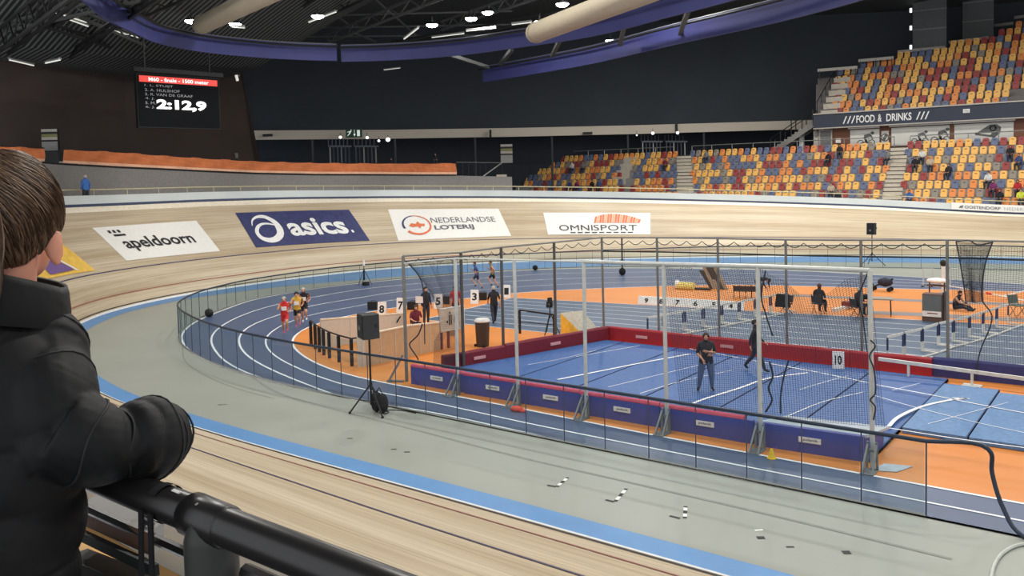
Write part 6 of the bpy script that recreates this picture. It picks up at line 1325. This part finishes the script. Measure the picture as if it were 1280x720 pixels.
# hair: a shell with many combed locks
M('boy_hair', (88, 66, 48), .5, var=.35, scale=60, spec=.5); M('boy_hair_light', (122, 94, 70), .45, var=.3, scale=50, spec=.5); M('boy_hair_dark', (62, 46, 35), .55, var=.2)
rv = random.Random(3); hm = MB()
def scalp(th, ph, k=1.0):      # th: around (0 = forward), ph: elevation
    return hp(.088*k*math.cos(ph)*math.sin(th), -.014 + .111*k*math.cos(ph)*math.cos(th), .02 + .110*k*math.sin(ph))
def hairline(th):              # lowest elevation of the hair at that heading
    a = abs((th + math.pi) % (2*math.pi) - math.pi)
    return np.interp(a, [0, .7, 1.05, 1.3, 1.62, 1.8, 2.1, 2.6, 3.15], [.62, .55, .2, -.2, -.16, -.52, -.80, -.92, -.95])
rows = []; HK = 1.03
for i in range(14):
    r_ = []
    for j in range(40):
        th = 2*math.pi*j/40; lo = hairline(th); ph = lo + (1.5 - lo)*i/13; r_.append(tuple(scalp(th, ph, 1.0 + .03*min(1, i/2.5))))
    rows.append(r_)
rows.append([tuple(scalp(0, 1.57, 1.03))]*40); hm.grid(rows, close=True); hm.grid([[tuple(HC + (Vector(q) - HC)*.9) for q in rows[0]], rows[0]], close=True)
hs = hm.build('hair', ['boy_hair', 'boy_hair_light', 'boy_hair_dark'], boy, smooth=True)
lk = MB()
for i in range(3800):
    th = rv.uniform(-math.pi, math.pi); lo = hairline(th); ph = rv.uniform(lo + .12, 1.45); n_s = 7; k0_ = rv.uniform(1.02, 1.055); pts = []
    ln = rv.uniform(.5, .95); dth = rv.uniform(.05, .35)*(1 if th < 0 or th > 2.2 else .6)
    # combed from the back of the crown forward and down to the right side
    for j in range(n_s):
        t = j/(n_s - 1); ph_ = ph - ln*t*(.55 + .45*t); th_ = th - (.25 + 1.05*max(0, math.sin(ph)))*t; ph_ = max(ph_, hairline(th_) - .10 - .05*rv.random()); pts.append(scalp(th_, ph_, (k0_ + .02*math.sin(t*3.1) + .006*rv.random()) - .035*t*t*(1 if ph_ < -.4 else 0)))
    w = rv.uniform(.0005, .0012); lk.tube(pts, [w*.7, w, w, w, w*.9, w*.6, w*.2], 3, mi=rv.choices((0, 1, 2), (5, 3, 3))[0], cap=False)
lk.build('hair_locks', ['boy_hair', 'boy_hair_light', 'boy_hair_dark'], boy)
mb = MB()
for i in range(60): x0 = rv.uniform(-9, -1); d_ = rv.uniform(1.42, 1.5); mb.tube(crom([dep(x0 - 12, 215, d_), dep(x0 + rv.uniform(0, 3), 270, d_), dep(x0 + rv.uniform(2, 7), 310, d_), dep(x0 + rv.uniform(-2, 6), 350, d_), dep(x0 - 3, 395, d_)], 3), [.0012]*12 + [.0003], 3, mi=i % 3, cap=False)
tag(mb.build('hair_strand', ['boy_hair', 'boy_hair_light', 'boy_hair_dark'], boy), 'loose brown strand hanging at the left edge')
# padded jacket: torso and sleeves as quilted puffs
jk = MB()
def puffs(pts, rs, n, sq=1.0, bulge=.10, seam=.012):
    """a quilted tube: n puffs along the path"""
    C = resample(crom([tuple(p) for p in pts], 8), .006); L_ = len(C); Rr = np.interp(np.linspace(0, len(rs) - 1, L_), range(len(rs)), rs)
    return C, Rr*(1 - bulge + bulge*np.abs(np.sin(np.linspace(0, n*math.pi, L_)))**.5)
def tor(z, rx, ry, dx=0, dy=0): return [hp(dx + rx*math.cos(a), dy + ry*math.sin(a), z) for a in np.linspace(0, 2*math.pi, 41)[:-1]]
zs = np.linspace(-.17, -.86, 60); rows = []
for z in zs:
    t = (-.17 - z)/.69; rx = np.interp(t, [0, .06, .14, .3, .6, 1], [.085, .14, .185, .20, .19, .175]); ry = np.interp(t, [0, .1, .3, .6, 1], [.085, .12, .15, .155, .155]); pf = 1 - .09 + .09*abs(math.sin(t*6.2*math.pi + .4))**.45
    rows.append([tuple(q) for q in tor(z, rx*pf, ry*pf, -.035 - .04*t, -.045 - .06*t)])
jk.grid(rows, close=True); jk.add(rows[0], [tuple(range(40))]); jk.add(rows[-1], [tuple(range(40))[::-1]])
C, Q = puffs([hp(.07, -.05, -.255), dep(42, 440, 1.56), dep(56, 500, 1.50), dep(62, 550, 1.48), dep(76, 575, 1.48)], [.085, .094, .092, .086, .075], 2.4, bulge=.09); jk.tube(C, Q, 24); SLEEVES = [(C, Q, (.12, .5))]
C, Q = puffs([dep(78, 540, 1.48), dep(108, 553, 1.49), dep(140, 556, 1.52), dep(162, 553, 1.54)], [.088, .080, .072, .060], 1, bulge=.08); jk.tube(C, Q, 24); SLEEVES.append((C, Q, (.35, .9)))
C, Q = puffs([dep(150, 553, 1.53), dep(172, 550, 1.56), dep(192, 549, 1.60), dep(206, 550, 1.63), dep(214, 551, 1.65)], [.060, .079, .082, .070, .045], 3.6, bulge=.16); jk.tube(C, Q, 24); SLEEVES.append((C, Q, (.3, .48, .6, .76)))
C, Q = puffs([hp(-.07, -.05, -.25), shl, lerp(shl, ell_, .5), ell_, lerp(ell_, wrl, .55), wrl], [.085, .09, .088, .08, .075, .06], 6, bulge=.08); jk.tube(C, Q, 24)
def jmat():
    m = M('jacket_black', (13, 14, 16), .6, var=.12, scale=9, spec=.3); nt = m.node_tree; b = nt.nodes['Principled BSDF']; n = nt.nodes.new('ShaderNodeTexNoise'); n.inputs['Scale'].default_value = 7; n.inputs['Detail'].default_value = 2; n.inputs['Distortion'].default_value = 1.6
    tc = nt.nodes.new('ShaderNodeTexCoord'); bp = nt.nodes.new('ShaderNodeBump'); bp.inputs['Strength'].default_value = .6; bp.inputs['Distance'].default_value = .014
    nt.links.new(tc.outputs['Object'], n.inputs['Vector']); nt.links.new(n.outputs['Fac'], bp.inputs['Height']); nt.links.new(bp.outputs[0], b.inputs['Normal'])
jmat(); remesh(jk, .005, 1, 'jacket', 'jacket_black', boy)
sm_ = MB()
def seam_ring(C, Q, f, k=1.0, r=.0022):
    i = int(f*(len(C) - 1)); t = Vector(C[min(i + 2, len(C) - 1)]) - Vector(C[max(i - 2, 0)]); t.normalize(); a = t.orthogonal().normalized(); b = t.cross(a)
    sm_.tube([Vector(C[i]) + (a*math.cos(q) + b*math.sin(q))*(Q[i]*k) + t*.006*math.sin(3*q + f*9) for q in np.linspace(0, 2*math.pi, 28)[:-1]], r, 5, close=True)
for C_, Q_, ff in SLEEVES:
    for f_ in ff: seam_ring(C_, Q_, f_)
sm_.build('seam', M('seam_black', (30, 31, 34), .6), boy, smooth=True)
cl = MB(); rows = []
for z, k in ((-.195, 1.2), (-.17, 1.26), (-.14, 1.26), (-.112, 1.24), (-.098, 1.2), (-.10, 1.12), (-.13, 1.02), (-.18, .95)):
    rows.append([tuple(hp(.078*k*math.cos(a), -.02 + .085*k*math.sin(a) + .02*max(0, math.sin(a)), z - .012*math.sin(a) - .022*math.cos(a)*(1 if z > -.16 else .3) + .014*max(0, -math.sin(a)))) for a in np.linspace(0, 2*math.pi, 33)[:-1]])
cl.grid(rows, close=True); cl.build('collar', 'jacket_black', boy, smooth=True)
cf = MB(); cf.tube([wrr + hdn*.03, wrr + hdn*.06], [.044, .040], 20); cf.build('cuff', M('cuff_black', (32, 30, 32), .7), boy, smooth=True)
tr = MB()
for k in (-1, 1):
    a = hp(-.05 + .085*k, -.1, -.74); b = Vector((a.x, a.y, zpl + .45)) + bf*.03; c = Vector((a.x, a.y, zpl + .10)); limb(tr, [a, lerp(a, b, .5), b, lerp(b, c, .5), c], [.105, .092, .072, .066, .062])
tr.build('trousers', 'trouser_dark', boy, smooth=True); sh = MB()
for k in (-1, 1): a = hp(-.05 + .08*k, -.1, -.76); c = Vector((a.x, a.y, zpl + .05)); limb(sh, [c - bf*.05, c, c + bf*.1 - bu*.005, c + bf*.19 - bu*.015], [.045, .05, .047, .034])
sh.build('shoes', 'rubber', boy, smooth=True)
